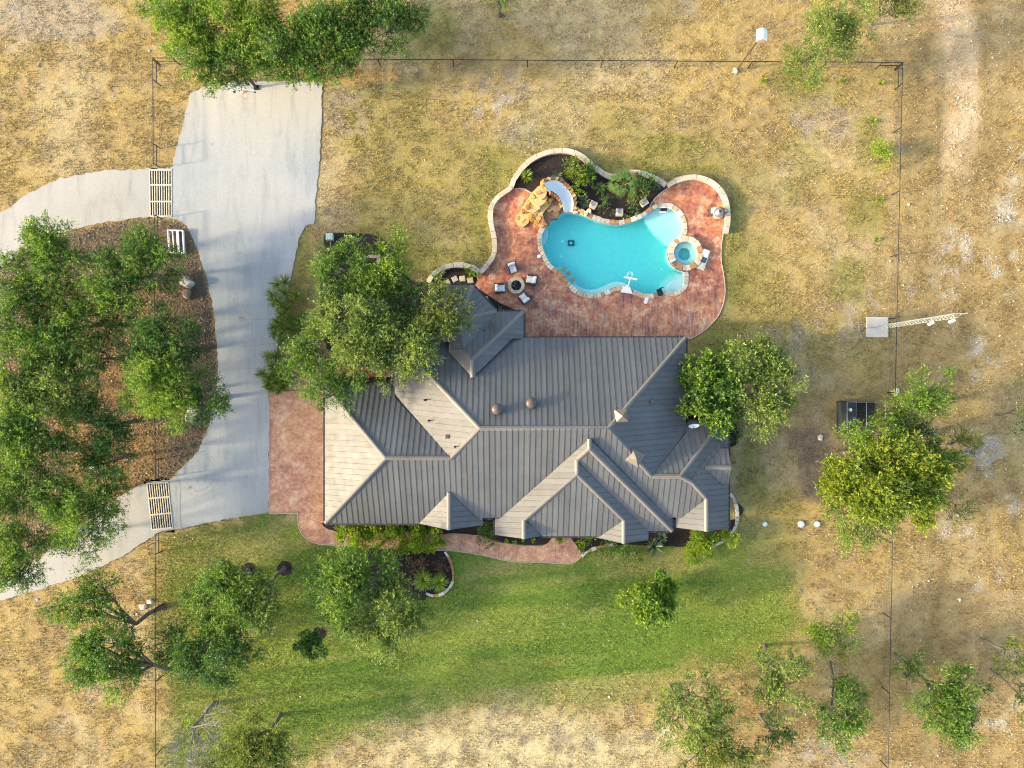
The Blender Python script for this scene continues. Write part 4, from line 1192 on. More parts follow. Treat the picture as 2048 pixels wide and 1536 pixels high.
t = thing('chaise_lounge', 'pale chaise lounge with a navy cushion beside the spa', 'lounge chair', (*W2(1404.5, 520.5), .05)); t.rotation_euler.z = R(-20); ORG[t.name] = None
for s_ in (-1, 1): MB().box((s_ * .29, 0, .2), (.06, 1.62, .10)).build('side_rail', M['white'], t)
MB().box((0, .5, .32), (.50, .62, .10), 0, 0, .18, .03).build('back_cushion', plain('pale_blue_cloth', (.56, .60, .64), .9), t)
MB().box((0, .0, .27), (.46, .44, .12), 0, 0, 0, .04).build('navy_cushion', M['navy'], t)
MB().box((0, -.52, .24), (.50, .58, .09), 0, 0, 0, .03).build('foot_cushion', plain('grey_beige_cloth', (.48, .47, .41), .9), t)
for a in (-1, 1):
    for b in (-.7, .7): MB().box((a * .28, b, .075), (.05, .05, .15)).build('leg', M['white'], t)

x, y, _ = W(1438, 425.5, .6)
t = thing('kettle_grill', 'grey domed grill in a tan stand against the terrace wall', 'grill', (x, y, .05))
MB().lathe((x, y, .05), [(.38, 0), (.40, .35), (.42, .42), (.34, .43), (.34, .40)], 24).build('stand', M['caps'][3], t)
MB().lathe((x, y, .05), [(.30, .35), (.35, .5), (.36, .62), (.345, .70), (.28, .82), (.16, .91), (.08, .94), (.001, .945)], 28).build('dome_lid', M['grey_metal'], t, smooth=True)
MB().lathe((x - .02, y + .02, .97), [(.09, 0), (.10, .04), (.05, .06), (.001, .06)], 14).build('top_vent', M['black'], t)
for k in range(3): MB().box((x + .1 * math.cos(k * 1.2), y + .22 * math.sin(k + .5), .86), (.05, .1, .04), k).build('fitting', M['galv'], t)
mb = MB()
mb.tube([(x + .05, y + .28, .8), (x + .3, y + .27, .95), (x + .55, y + .18, .92), (x + .68, y + .08, .85), (x + .5, y - .0, .8), (x + .28, y - .06, .75)], .022, 6)
mb.tube([(x + .68, y + .02, .82), (x + .5, y - .08, .76), (x + .3, y - .14, .7)], .022, 6)
mb.build('handle_rail', M['black'], t)
x2, y2, _ = W(1430, 419, .6)
t = thing('cloth_cover', 'crumpled cream cloth cover heaped beside the domed grill', 'cover', (x2, y2, .3))
g_ = random.Random(9); v, f = [], []
N_ = 14
for i in range(7):
    for k in range(N_):
        a = 2 * PI * k / N_; q = i / 6
        r = .34 * (q ** .7) * (1 + .18 * math.sin(3 * a + 1) + g_.uniform(-.10, .10))
        v.append((x2 + r * 1.15 * math.cos(a) * .95 + r * .3 * math.sin(a), y2 + r * math.sin(a) * .85 + .25 * r * math.cos(a), .72 - .5 * q ** 2 + g_.uniform(-.05, .05)))
for i in range(6):
    for k in range(N_): f.append((i * N_ + k, (i + 1) * N_ + k, (i + 1) * N_ + (k + 1) % N_, i * N_ + (k + 1) % N_))
MB().add(v, f).build('cloth', M['cream_cloth'], t, smooth=True)
x2, y2, _ = W(1420.5, 424.5, .4)
t = thing('side_table', 'small dark slatted table left of the domed grill', 'table', (x2, y2, .05))
for k in range(5): MB().box((x2 - .16 + .08 * k, y2, .4), (.065, .58, .03)).build('slat', plain('dark_slat', (.10, .075, .075), .7), t)
for a in (-.15, .15):
    for b in (-.24, .24): MB().box((x2 + a, y2 + b, .215), (.04, .04, .33)).build('leg', M['black'], t)

# ------------------------------------------------------------------ yard furniture
def cattle_guard(cor, label, nbar):
    c = [W2(*p) for p in cor]
    cx_, cy2 = sum(p[0] for p in c) / 4, sum(p[1] for p in c) / 4
    t = thing('cattle_guard', label, 'cattle guard', (cx_, cy2, 0), 'cattle guards across the drive')
    tl, tr, br, bl = [Vector(p) for p in c]
    pit = MB()
    q = [(p[0], p[1]) for p in c]
    if area2(q) < 0: q = q[::-1]
    pit.add([(*p, .03) for p in q] + [(*p, -.5) for p in q], [(0, 1, 5, 4)[::-1], (1, 2, 6, 5)[::-1], (2, 3, 7, 6)[::-1], (3, 0, 4, 7)[::-1], (4, 5, 6, 7)])
    pit.build('pit', plain('pit_soil', (.10, .085, .07), .95), t)
    for i in range(nbar):
        k = i / (nbar - 1)
        a, b = tl.lerp(tr, .015 + .97 * k), bl.lerp(br, .015 + .97 * k)
        MB().box(((a.x + b.x) / 2, (a.y + b.y) / 2, .03), ((a - b).length * .985, .085, .07), math.atan2(b.y - a.y, b.x - a.x), 0, 0, .02).build('bar', M['pipe'], t)
    for k in (.0, .32, .68, 1.0):
        a, b = tl.lerp(bl, .012 + .976 * k), tr.lerp(br, .012 + .976 * k)
        MB().box(((a.x + b.x) / 2, (a.y + b.y) / 2, .045), ((a - b).length, .12, .05), math.atan2(b.y - a.y, b.x - a.x)).build('cross_beam', M['pipe'], t)
cattle_guard(GUARD1, 'pale steel cattle guard in the upper drive', 10)
cattle_guard(GUARD2, 'pale steel cattle guard in the lower drive, slightly askew', 10)

c = [Vector(W(*p, .35)) for p in ((335, 460), (365, 461), (367.5, 506), (338, 504.5))]
t = thing('slotted_frame', 'white slotted metal frame standing in the soil by the upper cattle guard', 'metal frame', (*W2(351, 483), 0))
def beam(nm, a, b, w, h, z):
    MB().box(((a.x + b.x) / 2, (a.y + b.y) / 2, z), ((b - a).length, w, h), math.atan2(b.y - a.y, b.x - a.x)).build(nm, M['white'], t)
tl, tr, br, bl = c
beam('end_rail', tl, tr, .09, .22, .25); beam('end_rail', bl, br, .09, .22, .25)
beam('side_rail', tl, bl, .08, .22, .253); beam('side_rail', tr, br, .10, .22, .253)
beam('slat', tl.lerp(tr, .32), bl.lerp(br, .32), .08, .06, .32); beam('slat', tl.lerp(tr, .64), bl.lerp(br, .64), .19, .06, .32)
for px, py, r, h, sx, sy, rot, mat, lab in ((371, 561, .46, .6, 1, .8, .6, 'lime', 'grey limestone boulder at the north end of a cluster of three'), (379, 569, .52, .75, 1.15, .7, .2, 'lime', 'pale slab like boulder in the middle of a cluster of three'),
                                  (375.5, 588, .42, .5, .75, 1.15, .1, 'lime_brown', 'brown boulder at the south end of a cluster of three')):
    x, y, _ = W(px, py)
    tag(rough_stone('boulder', (x, y, -.03), r, h, M[mat], None, rng, 9, sx, sy, rot), lab, 'boulder', 'boulders between the drive and the grove')
for i, (px, py, r) in enumerate(((233, 612, .3), (385, 822, .55), (380, 836, .45), (262, 843, .2), (1790, 785, .4), (1640, 874, .3), (186, 935, .3), (350, 700, .22), (287, 1212, .35), (300, 1203, .3), (1830, 633, .001))):
    if r < .01: continue
    x, y, _ = W(px, py)
    lab = ('white rock under the oaks beside the grove centre', 'large white rock beneath the bright oak at the drive edge', 'second white rock below the large one at the drive edge', 'small white stone at the foot of a leaning trunk',
           'flat grey stone lying on the east fence line', 'white rock at the juniper bed', 'pale rock under the western oaks', 'small pale stone by the middle oak of the grove', 'white stone by the fence where an oak leans', 'second white stone by the fence where an oak leans')[i]
    tag(rough_stone('rock', (x, y, -.02), r, r * .7, STONE[4], None, rng, 7, 1, .8, i, False), lab, 'rock', 'loose rocks in the yard')

# court basketball hoop
bx, by, _ = W(513, 175.5)
t = thing('basketball_hoop', 'black post basketball hoop with a clear backboard over the court', 'basketball hoop', (bx, by, 0))
top = Vector(W(498.5, 156.5, 2.6)); top = Vector((bx, by, 0)).lerp(Vector((bx, by, 3.1)), 1)
tc = Vector(W(481.5, 172, 3.95)); bc = Vector(W(487, 182.5, 2.9))
MB().box((bx, by, 1.55), (.17, .17, 3.1)).build('post', M['black'], t)
MB().box((bx, by, .07), (.4, .4, .06)).build('base_plate', M['black'], t)
mb = MB()
yb = (tc.y + bc.y) / 2
for s_ in (-.10, .10):
    mb.tube([(bx - .05, by - .0, 3.0), (tc.x + .35 + s_, yb + .12, 3.35)], .045, 6)
    mb.tube([(bx - .05, by - .0, 2.5), (tc.x + .35 + s_, yb + .12, 3.0)], .045, 6)
mb.build('extension_arm', M['black'], t)
wx = (tc.x + bc.x) / 2
bd = MB()
for z in (2.93, 3.97): bd.box((wx, yb, z), (1.62, .06, .07), -.05)
for s_ in (-.8, .8): bd.box((wx + s_, yb - .04 * s_, 3.45), (.07, .06, 1.0), -.05)
o = bd.build('backboard_frame', M['white'], t)
gm, nt, b_, _ = base_mat('acrylic'); b_.inputs['Base Color'].default_value = (.62, .70, .66, 1); b_.inputs['Roughness'].default_value = .15; b_.inputs['Alpha'].default_value = .65
MB().box((wx, yb, 3.45), (1.53, .02, .97), -.05).build('backboard', gm, t)
for s_ in (-.77, .77): MB().box((wx + s_, yb - .06, 2.95), (.14, .10, .14), -.05).build('corner_pad', M['black'], t)
MB().box((wx + .05, yb - .10, 3.05), (.20, .16, .22)).build('rim_bracket', M['red'], t)
rm = MB(); rm.tube([(wx + .05 + .225 * math.cos(a * PI / 10), yb - .40 + .225 * math.sin(a * PI / 10), 3.05) for a in range(21)], .018, 6, cap=False); rm.build('rim', M['red'], t)
nb = MB()
for a in range(12):
    q = a * PI / 6
    nb.tube([(wx + .05 + .22 * math.cos(q), yb - .40 + .22 * math.sin(q), 3.03), (wx + .05 + .12 * math.cos(q + .3), yb - .40 + .12 * math.sin(q + .3), 2.62)], .010, 4)
nb.build('net', M['white'], t)

# martin house on its pole
x, y, _ = W(1473, 140)
t = thing('birdhouse', 'white bird house with a pink front on a tall rusty pole at the north fence', 'birdhouse', (x, y, 0))
MB().tube([(x, y, -.1), (x, y, 5.3)], .06, 8).build('pole', M['rust'], t)
mb = MB().box((x, y, 5.55), (.46, .60, .5)); mb.build('box', M['pink'], t)
mb = MB()
mb.add([(x - .36, y - .42, 5.78), (x, y - .42, 6.02), (x + .36, y - .42, 5.78), (x - .36, y + .38, 5.78), (x, y + .38, 6.02), (x + .36, y + .38, 5.78),
        (x - .36, y - .42, 5.74), (x, y - .42, 5.98), (x + .36, y - .42, 5.74), (x - .36, y + .38, 5.74), (x, y + .38, 5.98), (x + .36, y + .38, 5.74)],
       [(0, 1, 4, 3), (1, 2, 5, 4), (6, 9, 10, 7), (7, 10, 11, 8), (0, 6, 7, 1), (1, 7, 8, 2), (3, 4, 10, 9), (4, 5, 11, 10), (0, 3, 9, 6), (2, 8, 11, 5)])
mb.build('roof', M['white'], t)
MB().box((x, y - .306, 5.5), (.44, .01, .42)).build('front_panel', M['pink'], t)
x2, y2, _ = W(1470, 142)
tag(rough_stone('rock', (x2, y2, -.02), .22, .2, STONE[4], None, rng, 7), 'pale stone at the foot of the birdhouse pole', 'rock', 'loose rocks in the yard')

# antenna mast on a slab
px0 = [W2(*p) for p in ((1732, 634), (1775, 634), (1775, 674.5), (1732, 674.5))]
tag(MB().prism(px0, -.05, .12).build('concrete_pad', plain('pad', (.50, .455, .38), .9, var=.12, scale=1.5)), 'square concrete pad under the lattice mast', 'concrete pad')
x, y, _ = W(1750.5, 655)
t = thing('antenna_mast', 'slender galvanised lattice mast standing on a concrete pad', 'antenna mast', (x, y, .12))
def leg3(k, z):
    r = .19 if z > 1.2 else .05 + .14 * max(0, z - .12) / 1.08
    a = 2 * PI * k / 3 + .6
    return Vector((x + r * math.cos(a), y + r * math.sin(a), z))
for k in range(3): MB().tube([leg3(k, .12), leg3(k, 1.2), leg3(k, 10.4), Vector((x, y, 10.95))], .013, 6).build('mast_leg', M['galv'], t)
mb = MB(); z = .5; k = 0
while z < 10.2:
    for j in range(3):
        mb.tube([leg3(j, z), leg3((j + 1) % 3, z + .2)], .0055, 4, cap=False)
        mb.tube([leg3((j + 1) % 3, z + .2), leg3(j, z + .4)], .0055, 4, cap=False)
    z += .4
mb.build('bracing', M['galv'], t)
MB().tube([(x, y, 10.8), (x, y, 11.6)], .02, 5).build('spike', M['galv'], t)
for (px, py, z) in ((1862, 647, 7.6), (1904, 642, 10.1)):
    q = W(px, py, z)
    MB().box((q[0], q[1], z), (.32, .16, .36), .4, 0, 0, .04).build('radio_box', M['white'], t)
    MB().tube([q, (x + .05, y, z)], .02, 5).build('radio_arm', M['galv'], t)
x2, y2, _ = W(1742, 655)
MB().tube([(x2 - .3, y2, .15), (x, y, .2)], .02, 5).build('ground_conduit', M['galv'], t)

# kennel
t = thing('dog_kennel', 'dark shade cloth kennel with a flat roof half under the juniper', 'kennel', (*W2(1733, 832), 0))
kz = 1.75
def kp(px, py, z): return Vector(W(px, py, z))
q = [kp(*p, kz)[:2] for p in ((1695, 806), (1712, 806), (1712, 866), (1695, 866))]
MB().prism(q, kz, kz + .06).build('roof_panel', M['shade'], t)
q = [kp(*p, kz)[:2] for p in ((1694, 804), (1772, 804), (1772, 866), (1694, 866))]
fr = MB()
xs4 = [kp(px, 804, kz).x for px in (1694.5, 1713, 1733, 1771)]
y0, y1 = kp(1700, 804, kz).y, kp(1700, 866, kz).y
for xx in xs4:
    MB().tube([(xx, y0, kz), (xx, y1, kz)], .03, 6).build('top_rail', plain('blue_grey_rail', (.16, .20, .23), .5), t)
    for yy in (y0, y1): MB().tube([(xx, yy, 0), (xx, yy, kz)], .03, 6).build('post', M['black'], t)
for yy in (y0, y1): MB().tube([(xs4[0], yy, kz + .03), (xs4[3], yy, kz + .03)], .03, 6).build('top_rail', plain('blue_grey_rail_2', (.16, .22, .26), .5), t)
MB().box(((xs4[0] + xs4[3]) / 2, y0 + .01, kz / 2), (xs4[3] - xs4[0], .02, kz - .1)).build('side_screen', M['shade'], t)
MB().box((xs4[0], (y0 + y1) / 2, kz / 2), (.02, y0 - y1, kz - .1)).build('side_screen', M['shade'], t)
sheet('kennel_floor', [(xs4[0] - .05, y0 + .05), (xs4[3] + .05, y0 + .05), (xs4[3] + .05, y1), (xs4[0] - .05, y1)], .03, plain('kennel_soil', (.085, .07, .06), .95, var=.5, scale=4, bmp=.5), label='dark trodden soil in the kennel')
x, y, _ = W(1700.5, 819.5, kz + .1)
tag(MB().lathe((x, y, kz + .06), [(.10, 0), (.14, .08), (.13, .09), (.08, .02), (.001, .02)], 14).build('bowl', M['lid']), 'small pale bowl lying on the kennel roof', 'bowl')

# septic lids, utility box, stepping stones, planter frame
for px, r, lab in ((1529.5, .2, 'pale green round tank lid nearest the house'), (1602, .26, 'pale green round tank lid, middle one of the row of three'), (1634, .24, 'pale green round tank lid nearest the juniper')):
    x, y, _ = W(px, 1048)
    t = thing('tank_lid', lab, 'lid', (x, y, 0), 'round tank lids in the grass')
    MB().lathe((x, y, 0), [(r, -.02), (r, .10), (r * .9, .13), (.001, .15)], 24).build('cover', M['lid'], t)
    for k in range(4):
        a = k * PI / 2 + .4
        MB().box((x + r * .78 * math.cos(a), y + r * .78 * math.sin(a), .135), (.04, .04, .03)).build('bolt', M['grey_metal'], t)
    MB().lathe((x, y, 0), [(r * 1.22, -.02), (r * 1.22, .05), (r * 1.02, .055)], 24).build('collar', plain('collar', (.2, .2, .14), .8), t)
x, y, _ = W(659, 473, .5)
t = thing('utility_box', 'pale green utility cabinet at the corner of the dark mulch bed', 'utility box', (x, y, 0))
MB().box((x, y, .26), (.50, .46, .52)).build('cabinet', M['green_box'], t)
MB().box((x, y, .55), (.56, .52, .09), 0, 0, .04, .03).build('cabinet_lid', M['green_box'], t)
MB().box((x + .16, y + .02, .60), (.06, .09, .03)).build('latch', M['grey_metal'], t)
for i, (px, py) in enumerate(((941, 561), (925, 557.5), (910, 558.5), (895, 566), (884, 575), (874.5, 585))):
    x, y, _ = W(px, py)
    tag(MB().box((x, y, .10), (.46, .44, .12), (.15, .1, .45, .5, .75, .4)[i], 0, 0, .03).build('stepping_stone', M['caps'][i % 3]),
        ('square stepping stone nearest the pool terrace', 'second stepping stone from the pool terrace', 'third stepping stone from the pool terrace', 'tilted stepping stone, fourth from the terrace', 'fifth stepping stone, half under the oak', 'last stepping stone, under the oak')[i], 'stepping stone', 'stepping stones in the mulch')
t = thing('planter_frame', 'weathered timber planter frame in the mulch bed under the oaks', 'planter', (*W2(745, 525), .06))
for a, b in (((728, 514), (762, 514)), ((758, 516), (758, 546)), ((728, 546), (760, 546)), ((730, 516), (730, 546))):
    A, B = Vector(W2(*a)), Vector(W2(*b))
    MB().box(((A.x + B.x) / 2, (A.y + B.y) / 2, .2), ((B - A).length, .26, .3), math.atan2(B.y - A.y, B.x - A.x)).build('timber', M['timber'], t)
# satellite dish
x, y, z = W(1384, 857, 3.5)
t = thing('satellite_dish', 'pale oval satellite dish on the east roof wing', 'satellite dish', (x, y, z))
MB().tube([(x, y, 3.2), (x, y, 3.75), (x, y + .2, 4.0)], .03, 6).build('mast', M['galv'], t)
v, f = [], []
for i in range(4):
    for k in range(20):
        a = 2 * PI * k / 20; q = i / 3
        v.append((x + .40 * q * math.cos(a), y + .32 + .17 * q * math.sin(a) - .1 * q * q, 4.0 + .33 * q * math.sin(a) * .9 + .06 * q * q))
for i in range(3):
    for k in range(20): f.append((i * 20 + k, (i + 1) * 20 + k, (i + 1) * 20 + (k + 1) % 20, i * 20 + (k + 1) % 20))
MB().add(v, f).build('reflector', plain('dish', (.60, .70, .72), .5), t, smooth=True)

# ------------------------------------------------------------------ the wire fence
FH = 1.17
def fence(name_label, pts, rail_ends=(True, True), seg=5.6, mids=None):
    """pts: metres on the ground; posts along each leg, top wire as a thin pipe, four wires below, braced ends"""
    x0, y0 = pts[0]
    t = thing('wire_fence', name_label, 'fence', (x0, y0, 0), 'dark wire fence round the yard')
    posts = [pts[0]]
    for a, b in zip(pts[:-1], pts[1:]):
        L = math.dist(a, b); n_ = max(1, round(L / seg))
        if mids: ks = [k / L for k in mids if k < L] + [1]
        else: ks = [k / n_ for k in range(1, n_ + 1)]
        posts += [(a[0] + (b[0] - a[0]) * k, a[1] + (b[1] - a[1]) * k) for k in ks]
    def ext(e, p):
        d = Vector((p[0] - e[0], p[1] - e[1])).normalized()
        return (e[0] + d.x * 1.55, e[1] + d.y * 1.55)
    br = []
    if rail_ends[0]: q = ext(pts[0], pts[1]); posts.append(q); br.append((pts[0], q))
    if rail_ends[1]: q = ext(pts[-1], pts[-2]); posts.append(q); br.append((pts[-1], q))
    for c_ in pts[1:-1]:
        pass
    for p in posts:
        MB().tube([(p[0], p[1], -.2), (p[0], p[1], FH + .04)], .04, 7).build('post', M['black'], t)
    for a, b in br:
        MB().tube([(a[0], a[1], .62), (b[0], b[1], .62)], .032, 6).build('brace_rail', M['black'], t)
    MB().tube([(p[0], p[1], FH) for p in pts], .036, 6).build('top_rail', M['black'], t)
    for z in (.2, .45, .7, .95):
        MB().tube([(p[0], p[1], z) for p in pts], .006, 4).build('wire', M['wire'], t)
nw, ne = (-28.15, 25.55), (30.6, 25.2)
fence('dark wire fence along the north edge of the yard', [nw, ne], (True, True), 5.6)
fence('dark wire fence along the east side of the yard', [(ne[0] + .0, ne[1] - .12), (30.15, 5.2), (29.35, -36)], (True, False), 5.6)
fence('short dark wire fence from the north west corner to the upper cattle guard', [(nw[0], nw[1] - .12), (*W2(321, 335.5),)], (True, True), 12)
fence('dark wire fence through the grove between the two cattle guards', [W2(323, 436.5), W2(325, 955)], (True, True), 4.9)
fence('dark wire fence along the west edge of the front lawn', [W2(325, 1063), W2(325.5, 1640)], (True, False), 5.6)

# ------------------------------------------------------------------ plants
NR = np.random.default_rng(5)
def unit(a): return a / np.maximum(np.linalg.norm(a, axis=1, keepdims=True), 1e-9)
PAL = {   # dark, middle, light leaf (linear base colours)
    'oak': ((.052, .13, .016), (.11, .225, .022), (.25, .355, .036)),
    'deep': ((.038, .105, .017), (.075, .175, .022), (.155, .27, .034)),
    'bright': ((.085, .19, .016), (.16, .29, .02), (.31, .41, .03)),
    'pale': ((.10, .175, .03), (.18, .27, .045), (.32, .39, .07)),
    'juniper': ((.085, .165, .014), (.18, .265, .016), (.36, .40, .022)),
    'olive': ((.075, .13, .017), (.145, .205, .025), (.28, .305, .038)),
    'lime': ((.14, .26, .012), (.24, .38, .014), (.38, .46, .02)),
    'blue': ((.06, .11, .06), (.10, .165, .08), (.16, .23, .11)),
    'red': ((.10, .09, .03), (.17, .10, .05), (.24, .13, .07)),
}
def leaves(P, D, Lw, tint):
    """rhombic leaves: P base, D unit direction, Lw (length, width), tint colours -> V, F, C"""
    n = len(P)
    r = unit(NR.normal(0, .62, (n, 3)) + np.array([-.15, 0, .75]))
    s = unit(np.cross(D, r))
    l, w = Lw[:, :1], Lw[:, 1:]
    V = np.stack([P, P + D * l * .5 + s * w * .5, P + D * l, P + D * l * .5 - s * w * .5], 1).reshape(-1, 3)
    F = np.arange(4 * n).reshape(n, 4)
    return V, F, np.repeat(tint, 4, axis=0)
def crown(lobes, dens, leaf, pal, sprig=.5, nleaf=9, flat=.72, gap=.0, up=.3, fill=.35):
    """lobes [(x, y, z, r)] -> foliage: clumps on each lobe, each clump made of leafy sprigs"""
    out = []
    pd, pm, pl_ = (np.array(c) for c in PAL[pal])
    for (x, y, z, r) in lobes:
        lt = NR.uniform(-.12, .12)
        ncl = max(6, int(9 * (r / 1.2) ** 1.6))
        d = unit(NR.normal(size=(ncl, 3))); d[:, 2] = np.where(d[:, 2] < -.25, -d[:, 2], d[:, 2])
        cc = np.array([x, y, z]) + d * np.array([1, 1, flat]) * r * NR.uniform(.35, 1.05, (ncl, 1))
        cr = r * NR.uniform(.20, .48, ncl) + .06
        if gap > 0: keep = NR.random(ncl) > gap; cc, cr, d = cc[keep], cr[keep], d[keep]
        ct = NR.uniform(-.28, .28, len(cc)) + lt
        ns = np.maximum(4, (dens * cr * cr * 74).astype(int))
        ci = np.repeat(np.arange(len(cc)), ns)
        n = len(ci)
        e = unit(NR.normal(size=(n, 3)) + d[ci] * .5); e[:, 2] = np.where(e[:, 2] < -.3, -e[:, 2] * .6, e[:, 2])
        rad = cr[ci] * NR.uniform(0.15, 1, n) ** fill
        p = cc[ci] + e * rad[:, None] * np.array([1, 1, .8])
        sdv = unit(e + d[ci] * .4 + np.array([0, 0, up]) + NR.normal(0, .4, (n, 3)))
        sl = sprig * NR.uniform(.55, 1.35, n)
        st = ct[ci] + NR.uniform(-.25, .25, n)
        k = np.repeat(np.arange(n), nleaf); m_ = len(k)
        tt = NR.random(m_)
        P = p[k] + sdv[k] * (sl[k] * (tt - .35))[:, None] + NR.normal(0, .035, (m_, 3))
        D = unit(sdv[k] * .75 + NR.normal(0, .5, (m_, 3)))
        Lw = np.stack([leaf[0] * NR.uniform(.5, 1.55, m_), leaf[1] * NR.uniform(.5, 1.5, m_)], 1)
        q = np.clip(.42 + st[k] + (tt - .5) * .55 + NR.normal(0, .12, m_), 0, 1)[:, None]
        col = np.where(q < .5, pd + (pm - pd) * q * 2, pm + (pl_ - pm) * (q - .5) * 2)
        out.append(leaves(P, D, Lw, col))
    V, F, C, o = [], [], [], 0
    for v, f, c in out:
        V.append(v); F.append(f + o); C.append(c); o += len(v)
    return np.concatenate(V), np.concatenate(F), np.concatenate(C)
def lobe_w(px, py, z, rpx, k=1.2):
    x, y, _ = W(px, py, z)
    return (x, y, z, rpx * k * (CAM_H - z) / CAM_H / S)
def tree(name, label, cat, base, lobes, group=None, pal='oak', dens=1.0, leaf=(.135, .06), bark='bark', tr=.17, sprig=.75, gap=.1, bend=None, nleaf=13, flat=.72, fill=.5, twigs=True):
    """base: pixel of the foot; lobes: (px, py, z, radius px) as they show in the picture"""
    x, y, _ = W(*base)
    t = thing(name, label, cat, (x, y, 0), group)
    L = [lobe_w(*l, (1.05 if group == globals().get('G3', 0) else 1.14 if group == globals().get('G6', 0) else 1.2)) for l in lobes]
    g = random.Random(int(base[0] * 7 + base[1]))
    cx_ = sum(l[0] for l in L) / len(L); cy2 = sum(l[1] for l in L) / len(L); zm = min(l[2] for l in L)
    fork = Vector((x + (cx_ - x) * .4, y + (cy2 - y) * .4, zm * .5)) if bend is None else Vector(W(*bend))
    mb = MB()
    f0 = Vector((x, y, -.1))
    mid = f0.lerp(fork, .5) + Vector((g.uniform(-.15, .15), g.uniform(-.15, .15), .1))
    mb.tube([f0, f0.lerp(mid, .3), mid, fork], [tr * 1.35, tr, tr * .85, tr * .72], 8)
    for l in L:
        c = Vector(l[:3]); r = l[3]
        m1 = fork.lerp(c, .5) + Vector((g.uniform(-.3, .3), g.uniform(-.3, .3), g.uniform(0, .3)))
        mb.tube([fork, m1, c + Vector((0, 0, -.15 * r))], [tr * .62, tr * .42, tr * .22], 6, cap=False)
        if twigs:
            for k in range(6):
                a = g.uniform(0, 2 * PI)
                e = c + Vector((math.cos(a) * r * .9, math.sin(a) * r * .9, g.uniform(0, .5) * r))
                m2 = c.lerp(e, .5) + Vector((0, 0, .12 * r))
                mb.tube([m1.lerp(c, .6), m2, e], [tr * .2, tr * .13, .01], 5, cap=False)
    mb.build('trunk', M[bark], t)
    V, F, C = crown(L, dens, leaf, pal, sprig, nleaf, flat, gap, .3, fill)
    np_mesh('crown', V, F, M['leaf'], t, C)
    return t
G1 = 'oaks of the grove between the drives'
for a in (
    ('tall oak at the north tip of the grove beside the upper drive', (176, 520), [(104, 462, 6.2, 36), (78, 505, 5.2, 40), (130, 515, 5.2, 40), (104, 545, 4.6, 42)], 'oak'),
    ('oak at the picture edge just below the northern tip of the grove', (110, 590), [(30, 545, 5.2, 34), (58, 585, 4.8, 38), (20, 610, 5.0, 36), (90, 618, 4.4, 32)], 'oak'),
    ('wide oak reaching over the fence beside the white slotted frame', (296, 552), [(275, 500, 5.0, 42), (232, 560, 4.9, 44), (310, 535, 4.8, 40), (200, 598, 4.6, 34), (262, 590, 4.6, 36), (150, 600, 4.4, 34), (225, 630, 4.0, 30), (335, 560, 4.2, 28), (295, 505, 4.4, 30)], 'oak'),
    ('dark green oak near the bend of the drive across from the boulders', (384, 702), [(306, 640, 4.6, 34), (345, 680, 4.8, 42), (282, 695, 4.4, 34), (372, 668, 4.4, 30), (350, 730, 4.2, 34), (320, 705, 4.0, 32), (385, 705, 3.8, 24)], 'deep'),
    ('oak in the middle west of the grove, blue green and spreading', (170, 700), [(60, 700, 5.2, 42), (118, 690, 5.0, 40), (170, 690, 4.8, 36), (95, 740, 4.8, 38), (150, 735, 4.6, 36)], 'oak'),
    ('dark low oak beside a bare litter gap at the grove centre', (240, 716), [(205, 700, 3.6, 30), (190, 735, 3.4, 26)], 'deep'),
    ('bright yellow green oak over the fence at the east edge of the grove', (384, 786), [(320, 745, 5.0, 36), (300, 782, 5.0, 40), (345, 790, 5.2, 44), (330, 830, 4.8, 34), (375, 760, 4.6, 28)], 'bright'),
    ('dark oak overhanging the drive at the easternmost point of the grove', (452, 794), [(420, 775, 4.6, 30), (432, 806, 4.8, 34), (405, 800, 4.2, 28)], 'deep'),
    ('pale green oak on the west side of the grove above the leaning trunk', (150, 782), [(75, 768, 5.0, 40), (120, 775, 5.0, 38), (25, 790, 5.0, 36), (160, 790, 4.6, 34), (60, 815, 4.6, 36)], 'pale'),
    ('oak whose dark leaning trunk lies bare on the orange litter', (268, 842), [(205, 820, 4.4, 34), (180, 850, 4.6, 34), (220, 862, 4.2, 34), (255, 880, 4.0, 28)], 'deep'),
    ('big dense oak at the west edge of the grove', (150, 900), [(30, 858, 5.6, 44), (85, 850, 5.4, 44), (60, 905, 5.2, 46), (110, 895, 4.8, 36), (20, 930, 5.0, 40)], 'oak'),
    ('small oak right of the two bare trunks near the lower drive', (250, 912), [(205, 905, 3.8, 28), (232, 920, 4.0, 30), (190, 935, 3.8, 26)], 'deep'),
    ('large dark oak spreading over the lower drive', (215, 980), [(200, 975, 5.0, 40), (140, 990, 5.0, 44), (95, 965, 4.8, 40), (175, 1040, 5.2, 46), (222, 1035, 4.8, 34), (120, 1045, 4.8, 42), (180, 1082, 4.6, 28), (50, 985, 4.8, 40)], 'oak'),
    ('oak in the lower left corner of the grove at the picture edge', (110, 1075), [(20, 1040, 5.2, 42), (55, 1085, 5.0, 40), (20, 1110, 5.0, 42), (55, 1135, 4.6, 32), (25, 1160, 4.6, 28)], 'oak'),
    ('oak filling the heart of the grove between the blue green and the yellow green crowns', (255, 650), [(165, 640, 4.8, 34), (120, 650, 4.8, 32), (240, 660, 4.0, 26), (20, 665, 5.0, 34), (75, 655, 4.6, 30)], 'oak'),
    ('oak at the picture edge below the pale green oak', (95, 830), [(15, 745, 5.2, 36), (22, 830, 5.2, 34), (135, 835, 4.6, 32), (160, 745, 4.6, 28)], 'bright'),
):
    tree('oak_tree', a[0], 'tree', a[1], a[2], G1, a[3])
G2 = 'oaks behind the basketball court'
